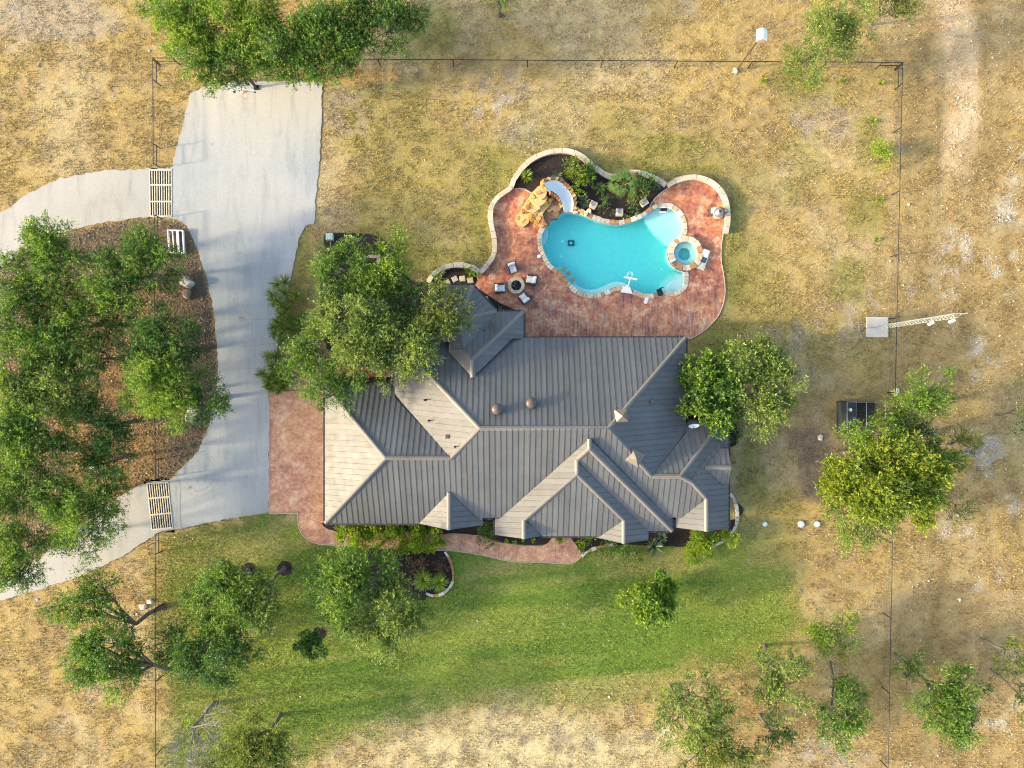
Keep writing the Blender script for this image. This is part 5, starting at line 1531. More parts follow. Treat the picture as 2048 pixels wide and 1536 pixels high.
for a in (
    ('westernmost oak behind the court, at the fence corner', (435, 120), [(340, 25, 5.2, 38), (375, 60, 5.2, 44), (352, 80, 4.6, 34), (400, 25, 5.0, 38)], 'bright'),
    ('low oak directly over the basketball hoop', (478, 165), [(400, 115, 4.6, 40), (430, 142, 4.4, 36), (470, 120, 4.6, 40), (482, 150, 4.0, 28), (425, 90, 4.8, 34)], 'oak'),
    ('oak at the top edge between the hoop tree and the bare gap', (530, 85), [(455, 40, 5.4, 44), (505, 25, 5.4, 44), (500, 75, 5.0, 42), (550, 35, 5.2, 34)], 'bright'),
    ('oak at the middle of the group behind the court', (600, 130), [(560, 85, 5.2, 44), (610, 70, 5.2, 42), (540, 122, 4.6, 38), (600, 120, 4.8, 40), (585, 145, 4.2, 22)], 'oak'),
    ('wide oak over the fence behind the court corner', (690, 110), [(650, 60, 5.4, 46), (700, 50, 5.2, 44), (665, 105, 5.0, 42), (715, 95, 4.8, 38), (690, 128, 4.2, 26), (630, 130, 4.4, 28)], 'oak'),
    ('easternmost oak at the top edge behind the court', (790, 60), [(760, 25, 5.4, 42), (805, 22, 5.2, 38), (770, 65, 5.0, 40), (805, 55, 4.6, 26)], 'deep'),
):
    tree('oak_tree', a[0], 'tree', a[1], a[2], G2, a[3])
tree('oak_tree', 'sliver of an oak crown cut by the top edge right of the oak group', 'tree', (1000, 30), [(1003, -6, 4.0, 26)], None, 'bright')
tree('mesquite_tree', 'pale feathery mesquite beyond the north fence by the birdhouse', 'tree', (1620, 110), [(1690, 25, 5.0, 46), (1650, 62, 4.8, 46), (1700, 68, 4.4, 34), (1622, 112, 4.4, 42), (1598, 126, 3.8, 32), (1660, 105, 3.6, 28), (1612, 158, 2.2, 20)], None, 'pale', .7, (.15, .05), gap=.2, tr=.12)
tree('mesquite_tree', 'thin mesquite cut by the top edge right of the pale one', 'tree', (1740, 50), [(1760, 12, 4.6, 36), (1800, 10, 4.8, 34), (1785, 28, 4.0, 24)], None, 'olive', .6, (.15, .05), gap=.25, tr=.1)
G3 = 'oaks between the drive and the house'
for a in (
    ('oak at the north west of the cluster by the house, over the mulch bed', (720, 560), [(665, 510, 4.8, 34), (705, 520, 5.0, 38), (672, 555, 5.2, 40), (720, 560, 5.2, 36), (690, 600, 5.0, 38)], 'oak'),
    ('yellow tipped oak over the timber planter', (800, 560), [(795, 500, 4.6, 32), (772, 540, 5.2, 36), (745, 560, 5.0, 32), (800, 545, 4.6, 30), (770, 590, 4.8, 36)], 'bright'),
    ('largest oak at the centre of the cluster by the house', (770, 670), [(700, 640, 6.2, 44), (740, 640, 6.2, 44), (655, 615, 5.6, 34), (725, 690, 6.0, 46), (770, 650, 5.6, 40), (760, 700, 5.4, 40)], 'pale'),
    ('oak at the west of the cluster, beside the drive', (640, 705), [(600, 690, 5.0, 38), (635, 660, 5.0, 36), (600, 730, 4.8, 36), (640, 715, 5.0, 36)], 'oak'),
    ('oak over the corner of the garage roof', (715, 760), [(640, 760, 5.4, 40), (690, 745, 5.4, 40), (675, 785, 5.2, 30), (700, 765, 4.9, 26), (655, 795, 5.0, 24)], 'oak'),
    ('oak leaning over the bright west roof and the brown path', (810, 720), [(790, 690, 6.0, 40), (830, 690, 6.0, 38), (785, 730, 5.8, 36), (825, 725, 6.0, 36), (850, 700, 5.8, 32), (795, 752, 5.6, 22)], 'pale'),
    ('oak leaning over the octagonal roof end', (830, 640), [(865, 600, 5.8, 32), (885, 630, 6.0, 38), (915, 612, 5.8, 32), (890, 662, 5.8, 36), (855, 655, 5.6, 34), (925, 640, 5.6, 20), (870, 575, 5.2, 24)], 'olive'),
    ('dark green oak filling the shady side of the cluster by the house', (800, 610), [(820, 590, 4.4, 34), (800, 620, 4.6, 38), (830, 640, 4.4, 36), (790, 660, 4.2, 30)], 'deep'),
):
    tree('oak_tree', a[0], 'tree', a[1], a[2], G3, a[3])
tree('evergreen_tree', 'dense broad leaved tree against the east gable end of the house', 'tree', (1412, 770), [(1410, 745, 3.6, 36), (1445, 735, 3.8, 32), (1405, 785, 3.8, 38), (1440, 780, 4.2, 40), (1430, 820, 3.8, 36), (1462, 815, 3.4, 24)], None, 'oak', .9, (.22, .13), gap=.04, sprig=.34, nleaf=7)
tree('mesquite_tree', 'yellow green mesquite right of the dense tree by the house', 'tree', (1510, 775), [(1497, 690, 3.8, 30), (1482, 715, 4.4, 36), (1520, 725, 4.2, 32), (1535, 765, 4.6, 40), (1565, 755, 4.2, 26), (1505, 790, 4.2, 32), (1535, 800, 4.2, 34), (1520, 830, 4.0, 34), (1515, 860, 3.4, 22)], None, 'pale', .85, (.17, .06), gap=.16)
G4 = 'trees round the kennel'
tree('juniper_tree', 'large golden green juniper right of the tank lids', 'tree', (1700, 940), [(1670, 960, 4.2, 36), (1712, 985, 5.2, 44), (1755, 970, 5.8, 46), (1800, 985, 5.4, 42), (1840, 950, 5.2, 44), (1865, 925, 4.6, 32), (1790, 930, 5.6, 42), (1835, 1000, 4.4, 34), (1720, 940, 5.2, 38)], G4, 'juniper', 1.0, (.19, .075), gap=.03)
tree('juniper_tree', 'light green juniper leaning over the kennel', 'tree', (1680, 905), [(1700, 895, 4.6, 30), (1740, 880, 5.0, 36), (1775, 890, 4.8, 30), (1720, 915, 4.6, 30)], G4, 'bright', .9)
tree('mesquite_tree', 'grey green tree at the south foot of the golden juniper', 'tree', (1690, 1010), [(1685, 1020, 3.8, 34), (1725, 1035, 4.2, 36), (1710, 1060, 3.6, 28), (1750, 1050, 3.4, 24), (1670, 1045, 3.2, 20)], G4, 'pale', .9)
tree('mesquite_tree', 'lime green tree standing across the east fence above the kennel', 'tree', (1770, 830), [(1865, 785, 4.2, 36), (1840, 800, 4.0, 30), (1795, 815, 3.6, 28), (1770, 845, 3.4, 30), (1875, 810, 3.4, 22)], G4, 'bright', .85)
tree('mesquite_tree', 'dark tree in the gap between the kennel and the golden juniper', 'tree', (1800, 870), [(1810, 862, 3.6, 30), (1830, 885, 3.6, 32), (1790, 885, 3.4, 26)], G4, 'deep', .8)
tree('mesquite_tree', 'thin grey green tree right of the golden juniper', 'tree', (1880, 892), [(1925, 870, 3.4, 32), (1905, 885, 3.2, 24), (1945, 885, 3.0, 20)], G4, 'olive', .4, gap=.3, tr=.1)
tree('mesquite_tree', 'half bare little tree south east of the golden juniper', 'tree', (1870, 995), [(1915, 1012, 3.0, 24), (1930, 1025, 2.6, 18), (1895, 1020, 2.6, 16)], G4, 'olive', .5, gap=.25, tr=.1)
tree('mesquite_tree', 'bush cut by the right picture edge at mid height', 'tree', (1990, 830), [(2048, 790, 3.0, 22), (2050, 845, 3.2, 26)], None, 'oak', .7, tr=.1)
G5 = 'young oaks in the south east corner'
for a in (
    ('sparse young oak at the south edge of the lawn, leftmost of the corner group', (1340, 1370), [(1385, 1385, 4.0, 36), (1345, 1410, 3.8, 34), (1420, 1400, 4.0, 38), (1390, 1435, 4.2, 40), (1335, 1450, 3.6, 30), (1440, 1440, 4.0, 36), (1385, 1465, 3.8, 30)], 'pale', .6),
    ('sparse young oak cut by the bottom edge', (1400, 1450), [(1420, 1490, 3.8, 34), (1460, 1495, 3.8, 34), (1440, 1525, 3.6, 36), (1490, 1520, 3.4, 28), (1390, 1515, 3.4, 28)], 'olive', .6),
    ('young oak with yellow tips beside the end of the lawn', (1530, 1290), [(1530, 1325, 3.8, 30), (1555, 1350, 4.2, 38), (1580, 1330, 3.6, 26), (1520, 1365, 3.8, 28), (1575, 1385, 3.8, 30), (1555, 1410, 3.4, 24)], 'pale', .7),
    ('small dark oak below the yellow tipped one', (1520, 1430), [(1535, 1455, 3.0, 28), (1560, 1460, 2.8, 22), (1545, 1480, 2.8, 22)], 'deep', .8),
    ('low twin crowned oak north of the narrow dark one', (1620, 1255), [(1635, 1262, 2.4, 28), (1682, 1262, 2.6, 28), (1645, 1290, 2.2, 24), (1692, 1300, 2.0, 22)], 'bright', .8),
    ('narrow dark oak leaning south beside the fence', (1660, 1325), [(1675, 1355, 2.8, 24), (1688, 1380, 3.6, 28), (1680, 1420, 4.2, 34), (1665, 1445, 4.0, 28), (1705, 1435, 4.0, 28), (1675, 1470, 3.6, 24)], 'oak', .9),
    ('round grey green oak beyond the east fence in the corner', (1815, 1325), [(1880, 1365, 4.2, 38), (1920, 1370, 4.2, 34), (1865, 1410, 4.4, 36), (1905, 1420, 4.6, 42), (1890, 1455, 4.2, 36), (1925, 1440, 4.0, 28)], 'oak', .7),
    ('small dark oak just outside the east fence', (1790, 1308), [(1812, 1318, 2.4, 26), (1825, 1340, 2.6, 24)], 'deep', .7),
    ('thin oak cut by the right edge above the round grey green one', (1960, 1280), [(2010, 1300, 3.2, 28), (2040, 1310, 3.4, 30)], 'olive', .6),
    ('thin oak cut by the right edge near the corner', (1980, 1340), [(2045, 1375, 3.0, 22), (2046, 1405, 2.8, 18)], 'oak', .6),
):
    tree('oak_tree', a[0], 'tree', a[1], a[2], G5, a[3], a[4], (.16, .06), gap=.16, tr=.13)
G6 = 'oaks on the front lawn and beyond its west fence'
tree('oak_tree', 'oak leaning far out west over the fence with a curved trunk', 'tree', (325, 1214), [(165, 1185, 4.8, 34), (200, 1172, 4.8, 30), (222, 1188, 4.6, 24), (140, 1218, 4.4, 30), (185, 1215, 4.6, 32), (245, 1245, 4.2, 28), (265, 1262, 4.0, 22)], G6, 'oak', 1, bend=(272, 1248, 3.2), tr=.2)
tree('oak_tree', 'big oak whose dark trunk crosses the west fence at the lawn', 'tree', (368, 1345), [(175, 1285, 5.2, 40), (220, 1275, 5.2, 42), (205, 1325, 5.2, 44), (165, 1330, 4.8, 30), (250, 1325, 4.8, 36), (235, 1362, 4.8, 32), (278, 1300, 4.4, 26), (262, 1350, 4.4, 24)], G6, 'oak', 1, bend=(306, 1330, 2.4), tr=.2)
tree('oak_tree', 'olive green oak over the first mulch ring of the lawn', 'tree', (497, 1140), [(440, 1175, 4.8, 40), (480, 1170, 5.0, 40), (410, 1200, 4.4, 32), (460, 1220, 4.8, 40), (500, 1225, 4.6, 34), (430, 1250, 4.2, 30)], G6, 'oak', 1.35)
tree('oak_tree', 'oak with a forked bare trunk rising from the right mulch ring', 'tree', (570, 1136), [(520, 1185, 4.6, 34), (550, 1205, 4.4, 28), (525, 1225, 4.4, 32), (485, 1200, 4.4, 26)], G6, 'pale', 1.2, bend=(543, 1163, 3.0), tr=.15)
tree('oak_tree', 'dark oak at the lower left of the lawn trees', 'tree', (420, 1260), [(355, 1285, 4.0, 32), (342, 1315, 3.8, 24), (400, 1310, 4.6, 40), (445, 1295, 4.8, 40), (470, 1310, 4.4, 34), (430, 1340, 4.4, 34), (390, 1350, 4.0, 28), (480, 1270, 4.2, 28)], G6, 'deep', 1.3)
tree('oak_tree', 'tall grey green oak in the front bed beside the sago palms', 'tree', (755, 1172), [(668, 1140, 4.8, 32), (705, 1138, 5.2, 34), (652, 1168, 4.8, 30), (690, 1182, 5.4, 40), (745, 1145, 5.0, 34), (690, 1220, 5.0, 36), (665, 1235, 4.6, 24)], G6, 'oak', 1.0, (.18, .065), gap=.14)
tree('oak_tree', 'grey green oak south of the sago palm bed', 'tree', (770, 1200), [(780, 1200, 4.6, 38), (740, 1250, 4.8, 36), (795, 1245, 5.2, 40), (825, 1225, 4.8, 30), (765, 1280, 4.8, 32), (810, 1280, 4.8, 32), (785, 1180, 4.4, 32)], G6, 'pale', .85, (.18, .065), gap=.16)
tree('oak_tree', 'olive oak cut by the bottom edge right of the dead tree', 'tree', (560, 1430), [(495, 1470, 5.0, 36), (540, 1470, 5.0, 38), (565, 1500, 4.8, 34), (515, 1510, 5.0, 42), (470, 1510, 4.6, 34), (430, 1530, 4.2, 28), (555, 1530, 4.8, 34)], G6, 'olive', 1)
tree('crepe_myrtle', 'round bright green small tree alone in the middle of the lawn', 'tree', (1293, 1172), [(1285, 1180, 2.2, 26), (1320, 1180, 2.2, 28), (1300, 1205, 2.4, 32), (1270, 1200, 1.8, 20), (1330, 1205, 2.0, 22), (1305, 1228, 1.8, 22), (1285, 1215, 1.9, 22)], None, 'bright', 2.2, (.20, .10), gap=.02, sprig=.32, nleaf=7, tr=.08)
tree('young_tree', 'small dark young tree in its own mulch ring on the lawn', 'tree', (639, 1266), [(622, 1278, 2.0, 20), (606, 1288, 2.0, 16), (632, 1294, 1.9, 16), (618, 1290, 1.9, 18)], None, 'deep', 3.2, (.15, .09), gap=.02, sprig=.25, nleaf=6, tr=.05)
# the dead tree
bx, by, _ = W(427, 1407)
t = thing('dead_tree', 'bleached dead tree with bare grey twigs in the lower left lawn', 'tree', (bx, by, 0))
mb = MB(); g = random.Random(3)
k1 = Vector(W(402, 1437, 2.4)); k2 = Vector(W(385, 1455, 4.0))
mb.tube([(bx, by, -.1), Vector((bx, by, 0)).lerp(k1, .5), k1, k2], [.2, .16, .13, .09], 8)
def twig(p, d, l, r, dep):
    e = p + d * l
    mb.tube([p, p.lerp(e, .5) + Vector((g.uniform(-.06, .06), g.uniform(-.06, .06), .03)), e], [r, r * .8, r * .5], 5, cap=False)
    if dep:
        for _ in range(4 if dep > 1 else 5):
            twig(p.lerp(e, g.uniform(.35, 1)), (d + Vector((g.uniform(-.8, .8), g.uniform(-.8, .8), g.uniform(-.3, .4)))).normalized(), l * g.uniform(.5, .8), r * .55, dep - 1)
for tgt, l in (((380, 1490, 4.6), 1.7), ((398, 1482, 4.4), 1.5), ((430, 1440, 4.2), 1.6), ((370, 1470, 4.4), 1.2), ((425, 1470, 4.2), 1.5), ((395, 1515, 4.2), 1.8)):
    q = Vector(W(*tgt)); s0 = k2 if g.random() > .4 else k1.lerp(k2, .5)
    twig(s0, (q - s0).normalized(), l * 1.1, .06, 3)
mb.build('trunk', M['bark_grey'], t)
V, F, C = crown([lobe_w(376, 1443, 3.6, 9), lobe_w(405, 1500, 3.8, 12), lobe_w(362, 1505, 3.4, 8)], 1.0, (.15, .06), 'bright', .3, 6)
np_mesh('crown', V, F, M['leaf'], t, C)

# shrubs and border plants
def shrub(name, label, lobes, pal, dens=2.6, leaf=(.12, .07), sprig=.25, nleaf=6, group=None, flat=.75, gap=0.0, two=None):
    x, y, _ = W(lobes[0][0], lobes[0][1])
    t = thing(name, label, 'shrub', (x, y, 0), group)
    L = [lobe_w(px, py, max(.22, r * .045), r * 1.1) for px, py, r in lobes]
    mb = MB()
    for l in L:
        for k in range(4):
            a = k * 1.6 + l[0]
            mb.tube([(l[0], l[1], 0), (l[0] + .3 * l[3] * math.cos(a), l[1] + .3 * l[3] * math.sin(a), l[2])], [.03, .012], 5, cap=False)
    mb.build('stem', M['bark'], t)
    V, F, C = crown(L, dens, leaf, pal, sprig, nleaf, flat, gap, .5)
    np_mesh('foliage', V, F, M['leaf'], t, C)
    return t
def rosette(name, label, px, py, r, nb, pal, width=.05, z=.3, el=(.1, 1.2), group=None, cat='plant', droop=.35, tipcol=None, seg=4, heads=1):
    """a plant of long blades from one heart; each leaf a child"""
    x, y, _ = W(px, py)
    t = thing(name, label, cat, (x, y, 0), group)
    pd, pm, pl_ = (np.array(c) for c in PAL[pal])
    V, F, C = [], [], []
    hs = [(x, y)] + [(x + r / S * .6 * math.cos(2.3 * k + px), y + r / S * .6 * math.sin(2.3 * k + px)) for k in range(heads - 1)]
    x0_, y0_ = x, y
    if heads > 1: r = r * .55
    for i in range(nb):
        x, y = hs[i % heads]
        a = NR.uniform(0, 2 * PI); e = NR.uniform(*el)
        L = r / S * NR.uniform(.8, 1.1) / max(.5, math.cos(e) + .25)
        w = width * NR.uniform(.8, 1.2)
        q = NR.random(); col = (pd + (pm - pd) * q * 2) if q < .5 else (pm + (pl_ - pm) * (q - .5) * 2)
        if tipcol is not None and NR.random() < tipcol[1]: col = np.array(tipcol[0])
        ca, sa = math.cos(a), math.sin(a); o = len(V)
        for k in range(seg + 1):
            s_ = k / seg
            h = L * s_ * math.cos(e); zz = z + L * s_ * math.sin(e) - droop * L * s_ * s_
            ww = w * (1 - s_) ** .6 * (.5 + s_) if k < seg else 0.003
            V += [(x + ca * h - sa * ww, y + sa * h + ca * ww, max(zz, .08)), (x + ca * h + sa * ww, y + sa * h - ca * ww, max(zz, .08))]
            C += [col, col]
        for k in range(seg): F.append((o + 2 * k, o + 2 * k + 1, o + 2 * k + 3, o + 2 * k + 2))
    x, y = x0_, y0_
    np_mesh('blade', np.array(V), np.array(F), M['leaf'], t, np.array(C))
    MB().lathe((x, y, 0), [(.07, 0), (.06, z), (.001, z + .02)], 8).build('crown_base', M['bark'], t)
    return t
GB = 'foundation shrubs along the front of the house'
shrub('foundation_shrub', 'glossy bright green hedge shrub at the garage corner of the front', [(698, 1058, 18), (722, 1062, 22), (748, 1060, 20), (724, 1072, 16), (688, 1064, 12), (740, 1070, 14)], 'lime', 3.2, (.13, .09), group=GB)
shrub('foundation_shrub', 'glossy bright green hedge shrub under the small front gable', [(803, 1060, 20), (832, 1064, 22), (862, 1068, 20), (818, 1074, 16), (848, 1076, 16), (878, 1070, 12)], 'lime', 3.2, (.13, .09), group=GB)
t = thing('clipped_shrub', 'clipped round dark green shrub in the notch of the front wall', 'shrub', (*W2(973, 1064), 0), GB)
V, F, C = crown([lobe_w(973, 1064, 1.1, 16), lobe_w(972, 1075, 1.0, 15), lobe_w(974, 1053, 1.0, 14)], 3.6, (.09, .05), 'deep', .12, 6, .9, 0, .3, .2)
np_mesh('foliage', V, F, M['leaf'], t, C); MB().tube([(*W2(973, 1064), 0), (*W2(973, 1064), .6)], .06, 6).build('stem', M['bark'], t)
for px, py, r, lab in ((1013, 1082, 8, 'small yellow green perennial right of the round clipped shrub'), (1029, 1084, 8, 'second small yellow green perennial right of the round clipped shrub'), (1067, 1081, 8, 'small yellow green perennial under the tip of the left entry gable'), (1046, 1080, 5, 'tiny yellow green perennial between two larger ones')):
    rosette('perennial', lab, px, py, r, 34, 'lime', .03, .1, (.2, 1.3), 'yellow green perennials of the front bed')
rosette('perennial', 'blue green clump at the left of the entry walk', 1121, 1077, 15, 60, 'bright', .035, .12, (.2, 1.2), GB)
shrub('foundation_shrub', 'pale green bush at the right of the entry walk', [(1165, 1080, 10), (1168, 1094, 9), (1178, 1078, 7)], 'lime', 1.4, group=GB)
shrub('foundation_shrub', 'low dark green shrub row under the right entry gable', [(1215, 1094, 12), (1235, 1098, 15), (1258, 1104, 14), (1275, 1110, 10)], 'oak', 1.6, group=GB)
rosette('bird_of_paradise', 'broad leaved clump with orange flower heads by the right entry gable', 1305, 1090, 26, 70, 'blue', .07, .4, (.2, 1.2), GB, 'plant', .3, ((.62, .36, .16), .16))
rosette('bird_of_paradise', 'smaller broad leaved clump with orange flowers next to the large one', 1322, 1072, 16, 40, 'blue', .06, .4, (.2, 1.2), GB, 'plant', .3, ((.62, .36, .16), .12))
shrub('foundation_shrub', 'sprawling golden yellow bush at the front right of the house', [(1388, 1080, 19), (1406, 1080, 17), (1385, 1100, 17), (1378, 1112, 12), (1402, 1098, 14)], 'lime', 2.6, (.14, .05), .4, 9, GB)
shrub('foundation_shrub', 'fine bright green bush at the south east corner of the house', [(1440, 1076, 15), (1455, 1070, 13), (1428, 1084, 11)], 'lime', 2.4, (.15, .04), .4, 9, GB)
rosette('sago_palm', 'left one of two vivid green sago palms in the front bed', 848, 1157, 30, 130, 'lime', .045, .35, (.05, 1.1), 'sago palms in the front bed', 'palm', .35)
rosette('sago_palm', 'right one of two vivid green sago palms in the front bed', 879, 1162, 27, 130, 'lime', .045, .35, (.05, 1.1), 'sago palms in the front bed', 'palm', .35)
shrub('flowering_shrub', 'dusty olive and rust shrub behind the sago palms', [(836, 1124, 15), (846, 1118, 11), (828, 1134, 11)], 'red', 1.1, (.10, .06))
shrub('flowering_shrub', 'small rust red shrub above the right sago palm', [(882, 1134, 9), (890, 1132, 6), (876, 1128, 6)], 'red', 1.1, (.10, .06))
shrub('foundation_shrub', 'bright green shrub partly under the bed oak near the walk', [(770, 1112, 18), (800, 1110, 18), (785, 1128, 14)], 'bright', 1.4)
shrub('foundation_shrub', 'vivid green bush right of the east roof wing', [(1462, 850, 14), (1470, 862, 13), (1458, 835, 11)], 'bright', 1.6)
GP = 'plants of the pool bed'
rosette('grass_clump', 'bright grassy clump at the west tip of the pool bed', 1053, 354, 19, 110, 'bright', .03, .15, (.1, 1.3), GP, 'plant', .35, ((.36, .30, .08), .1))
rosette('yucca', 'spiky blue green yucca on the open mulch of the pool bed', 1114, 354, 16, 60, 'blue', .022, .15, (.05, 1.2), GP, 'plant', .15)
shrub('border_shrub', 'large yellow green shrub at the middle top of the pool bed', [(1148, 338, 15), (1162, 345, 16), (1150, 356, 13), (1140, 330, 10)], 'juniper', 1.5, (.13, .05), group=GP)
shrub('border_shrub', 'green shrub right of the yellow one in the pool bed', [(1178, 346, 14), (1186, 338, 10)], 'oak', 1.4, group=GP)
shrub('border_shrub', 'lime green shrub below the yellow one in the pool bed', [(1172, 372, 15), (1165, 362, 11), (1178, 362, 11)], 'lime', 1.4, group=GP)
rosette('grass_clump', 'feathery dark grass left of the palm in the pool bed', 1199, 378, 18, 70, 'oak', .04, .2, (.1, 1.1), GP)
rosette('grass_clump', 'blue green grass fan between the slide and the first pedestal', 1167, 405, 19, 110, 'blue', .018, .1, (.05, 1.2), GP, 'plant', .25)
fx, fy2, _ = W(1243, 376)
t = thing('fan_palm', 'fan palm with yellowed lower fronds in the pool bed', 'palm', (fx, fy2, 0), GP)
MB().tube([(fx, fy2, -.1), (fx, fy2, .7)], [.16, .13], 8).build('trunk', M['bark'], t)
for i in range(20):
    a = 2.4 * i + NR.uniform(-.2, .2); e = 1.25 - 1.3 * (i / 19) + NR.uniform(-.1, .1)
    Lp = NR.uniform(.35, .95); ca, sa = math.cos(a), math.sin(a)
    hub = np.array([fx + ca * Lp * math.cos(e), fy2 + sa * Lp * math.cos(e), .75 + Lp * math.sin(e)])
    old = i > 11 and NR.random() < .6
    V, F, C = [], [], []
    q0 = np.array([fx, fy2, .72])
    V += [q0 + [-sa * .02, ca * .02, 0], q0 + [sa * .02, -ca * .02, 0], hub + [sa * .015, -ca * .015, 0], hub + [-sa * .015, ca * .015, 0]]; F.append((0, 1, 2, 3)); C += [(.2, .24, .04)] * 4
    for k in range(11):
        b = a + (k - 5) * .17; l = .72 * (1 - .05 * abs(k - 5)) * NR.uniform(.85, 1.1); o = len(V)
        cb, sb = math.cos(b), math.sin(b); ce = math.cos(e * .5)
        m_ = hub + np.array([cb * l * .55 * ce, sb * l * .55 * ce, l * .3 * math.sin(e * .5)])
        tip = hub + np.array([cb * l * ce, sb * l * ce, l * .35 * math.sin(e * .5) - .12])
        V += [hub, m_ + [-sb * .035, cb * .035, 0], tip, m_ + [sb * .035, -cb * .035, 0]]; F.append((o, o + 1, o + 2, o + 3))
        c_ = np.array((.46, .36, .05)) if old else np.array((.10, .20, .03)) * NR.uniform(.8, 1.7)
        C += [c_, c_, np.array((.40, .36, .06)) if NR.random() < .4 else c_, c_]
    np_mesh('frond', np.array(V), np.array(F), M['leaf'], t, np.array(C))
shrub('border_shrub', 'dark green shrub at the upper right of the palm', [(1285, 362, 15), (1300, 372, 12), (1275, 352, 9)], 'deep', 1.5, group=GP)
shrub('border_shrub', 'yellow green round shrub at the lower right of the palm', [(1285, 390, 15), (1296, 382, 9)], 'juniper', 1.5, group=GP)
rosette('grass_clump', 'trailing grass at the right end of the pool bed', 1313, 376, 13, 50, 'blue', .02, .1, (.1, 1.2), GP)
shrub('border_shrub', 'dense dark green ball between the first two pedestals', [(1215, 414, 13)], 'deep', 1.7, (.13, .05), group=GP)
shrub('border_shrub', 'dense green ball right of the middle pedestal', [(1256, 423, 11)], 'oak', 1.7, (.13, .05), group=GP)
rosette('grass_clump', 'pale spiky clump under the palm near the middle pedestal', 1260, 405, 13, 50, 'pale', .025, .15, (.1, 1.2), GP)
rosette('perennial', 'dry tan tuft on the open mulch, left one of a pair', 1092, 335, 4, 14, 'red', .03, .05, (.2, 1.0), GP)
rosette('perennial', 'dry tan tuft on the open mulch, right one of a pair', 1103, 336, 4.5, 14, 'red', .03, .05, (.2, 1.0), GP)
shrub('border_shrub', 'vivid green shrub in the bed beside the stepping stones', [(944, 548, 9), (938, 545, 7)], 'lime', 1.6)
rosette('yucca', 'small grey yucca in the bed between the terrace and the roof', 1001, 617, 7, 26, 'pale', .03, .1, (.1, 1.2))
shrub('border_shrub', 'small green shrub in the dark mulch above the timber planter', [(742, 497, 6)], 'oak', 1.4)
GY = 'spiky sotol plants along the drive'
for px, py, r, lab in ((575, 590, 40, 'northernmost spiky sotol beside the drive'), (588, 640, 36, 'spiky sotol overhanging the drive at the oak cluster'), (574, 662, 34, 'lower left spiky sotol of the northern trio'), (552, 735, 38, 'spiky sotol at the drive above the terracotta apron'), (558, 765, 28, 'southernmost spiky sotol beside the apron')):
    rosette('sotol', lab, px, py, r, 560, 'oak', .028, .6, (-.1, 1.35), GY, 'plant', .25, ((.36, .24, .06), .06), 4, 8)
GW = 'green bushes along the north east fence'
for px, py, r, lab in ((1763, 313, 26, 'largest lime bush on the east fence line'), ):
    shrub('weed_bush', lab, [(px, py, r * .7), (px + 12, py - 4, r * .5), (px - 10, py + 8, r * .5), (px + 2, py - 16, r * .4)], 'lime', 1.5, (.14, .05), group=GW)
for px, py, r, lab in ((1525, 163, 9, 'small lime tuft near the birdhouse pole'), (1682, 163, 8, 'small yellow green tuft left of the fence corner'), (1760, 168, 9, 'small lime tuft at the north east fence corner'), (1745, 243, 10, 'lime tuft between the corner and the largest bush'),
                       (1758, 399, 9, 'lime tuft below the largest bush'), (1752, 480, 9, 'lowest lime tuft of the east fence row'), (1610, 168, 11, 'green tuft under the pale mesquite')):
    rosette('weed_tuft', lab, px, py, r, 40, 'lime', .03, .08, (.2, 1.3), GW, 'plant', .2)

# ------------------------------------------------------------------ ground cover: blades, litter and stones nobody could count
hard = [DRIVE, APRON, DECK, [W2(*p) for p in ((692, 729), (860, 729), (860, 756), (692, 756))], [W2(*p) for p in ((650, 770), (788, 675), (1372, 675), (1457, 860), (1457, 1057), (1345, 1062), (1297, 1080), (990, 1075), (838, 1055), (650, 1047))],
        px0] + [path_w(v, True, 3) for v in BEDS.values()] + [[W2(*p) for p in ring_px(cx, cy_, r, 16, 0)] for cx, cy_, r in ((569, 1137, 14), (496, 1140, 14), (639, 1266, 13))]
def scatter(n, x0=-44, x1=44, y0=-33.5, y1=33.5):
    return NR.uniform(x0, x1, n), NR.uniform(y0, y1, n)
def blades(X, Y, h, w, col, name, label, lean=.7, mat='grass'):
    n = len(X)
    a = NR.uniform(0, 2 * PI, n); l = NR.uniform(.2, lean, n); hh = h * NR.uniform(.5, 1.4, n); ww = w * NR.uniform(.6, 1.4, n)
    dx, dy = np.cos(a), np.sin(a)
    b = NR.uniform(0, 2 * PI, n); sx, sy = np.cos(b), np.sin(b)
    z0 = np.full(n, -.03)
    V = np.stack([np.stack([X - sx * ww, Y - sy * ww, z0], 1), np.stack([X + sx * ww, Y + sy * ww, z0], 1), np.stack([X + dx * hh * l * 1.3, Y + dy * hh * l * 1.3, z0 + hh], 1)], 1).reshape(-1, 3)
    o = np_mesh(name, V, np.arange(3 * n).reshape(n, 3), M[mat], None, np.repeat(col, 3, axis=0))
    return tag(o, label, 'grass', None, 'stuff')
X, Y = scatter(620000)
free = np.ones(len(X), dtype=bool)
for h in hard: free &= ~inside(h, X, Y)
X, Y = X[free], Y[free]
gcol, gl, glit = ground_colour(X, Y)
dens = fbm(X * 1.3, Y * 1.3, 91, 3)
lawn_m = gl > .5
keep = (~lawn_m) & (glit < .5) & (NR.random(len(X)) < sstep(.32, .6, dens))
c = gcol[keep] * NR.uniform(.8, 1.32, (keep.sum(), 1)) * np.array([1, .98, .92])
blades(X[keep], Y[keep], .13, .03, np.clip(c, 0, .85), 'dry_grass', 'dry straw coloured grass tufts of the yard and pasture', 1.2)
LX, LY = scatter(260000, -29, 26, -32, -9)
ok_ = np.ones(len(LX), dtype=bool)
for h in hard: ok_ &= ~inside(h, LX, LY)
LX, LY = LX[ok_], LY[ok_]
lcol, ll, _q = ground_colour(LX, LY)
keep = ll > .35 + .3 * NR.random(len(LX))
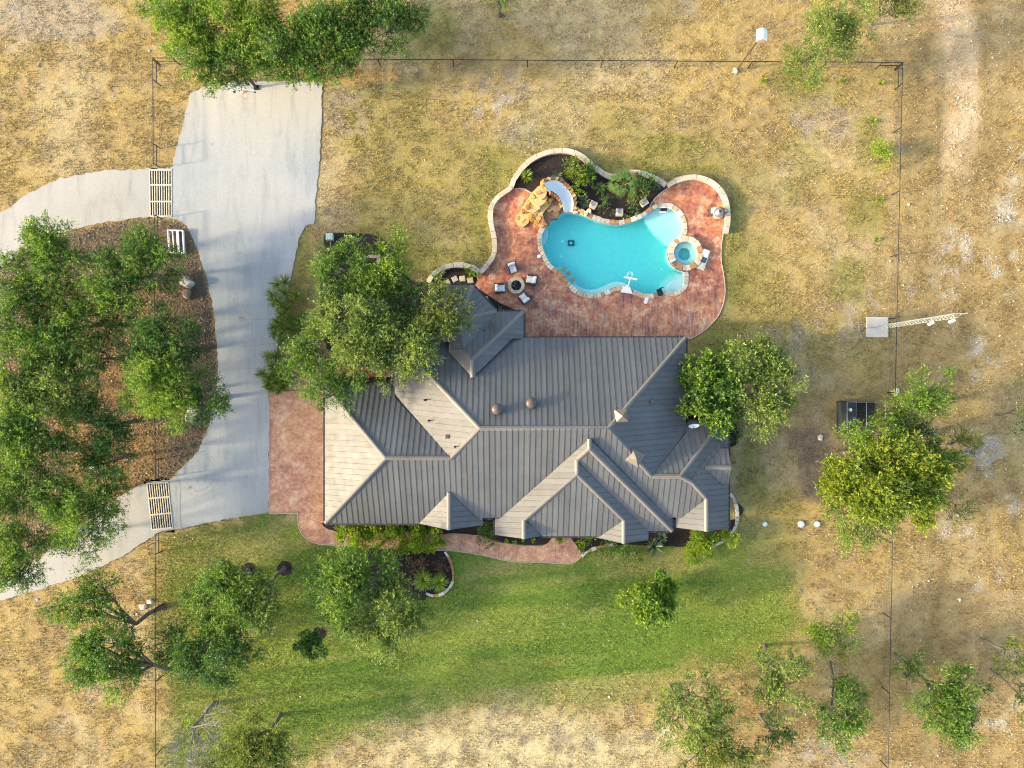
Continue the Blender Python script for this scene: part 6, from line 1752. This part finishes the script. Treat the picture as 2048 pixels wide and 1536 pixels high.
X0, Y0, gcol0 = X, Y, gcol
X, Y, gcol = LX, LY, lcol
c = gcol[keep] * NR.uniform(.75, 1.5, (keep.sum(), 1))
blades(X[keep], Y[keep], .09, .03, np.clip(c, 0, .8), 'lawn_grass', 'short green grass of the front lawn', 1.2)
X, Y, gcol = X0, Y0, gcol0
keep = glit > .5
kx, ky = X[keep], Y[keep]; n = len(kx)
lc = np.array([(.40, .26, .10), (.32, .20, .10), (.2, .16, .12), (.44, .35, .2)])[NR.integers(0, 4, n)]
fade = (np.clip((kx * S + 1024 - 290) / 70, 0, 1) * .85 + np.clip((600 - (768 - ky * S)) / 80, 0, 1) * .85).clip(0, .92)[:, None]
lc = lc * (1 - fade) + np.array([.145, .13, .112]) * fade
D = unit(np.stack([NR.normal(size=n), NR.normal(size=n), NR.normal(0, .25, n)], 1))
V, F, C = leaves(np.stack([kx, ky, NR.uniform(-.02, .03, n)], 1), D, np.stack([NR.uniform(.08, .2, n), NR.uniform(.04, .1, n)], 1), lc)
tag(np_mesh('leaf_litter', V, F, M['grass'], None, C), 'fallen orange and brown oak leaves under the grove', 'leaf litter', None, 'stuff')
# pale pebbles where caliche shows
X, Y = scatter(200000)
free = np.ones(len(X), dtype=bool)
for h in hard: free &= ~inside(h, X, Y)
X, Y = X[free], Y[free]
gcol, gl, glit = ground_colour(X, Y)
cal = sstep(.17, .36, gcol[:, 2]) * (gl < .3)
east = sstep(1770, 1830, X * S + 1024)
keep = NR.random(len(X)) < np.clip(cal * .8 * (.25 + 1.3 * east) + .035 * east + .003, 0, 1)
X, Y = X[keep], Y[keep]; n = len(X)
r = NR.gamma(1.6, .018, n) + .02
base = np.array([[1, 0, 0], [0, 1, 0], [-1, 0, 0], [0, -1, 0], [0, 0, .8], [0, 0, -.3]])
ang = NR.uniform(0, 2 * PI, n)
R2 = np.zeros((n, 3, 3)); R2[:, 0, 0] = np.cos(ang); R2[:, 0, 1] = -np.sin(ang); R2[:, 1, 0] = np.sin(ang); R2[:, 1, 1] = np.cos(ang); R2[:, 2, 2] = 1
V = np.einsum('nij,kj->nki', R2, base) * (r[:, None] * NR.uniform(.6, 1.3, (n, 6)))[..., None]
V[..., 0] += X[:, None]; V[..., 1] += Y[:, None]
fb = np.array([[0, 1, 4], [1, 2, 4], [2, 3, 4], [3, 0, 4], [1, 0, 5], [2, 1, 5], [3, 2, 5], [0, 3, 5]])
F = (fb[None] + 6 * np.arange(n)[:, None, None]).reshape(-1, 3)
cc = np.array([.70, .66, .58]) * NR.uniform(.65, 1.15, (n, 1))
tag(np_mesh('loose_stones', V.reshape(-1, 3), F, M['grass'], None, np.repeat(cc, 6, axis=0)), 'white limestone pebbles strewn over the pasture', 'stones', None, 'stuff')
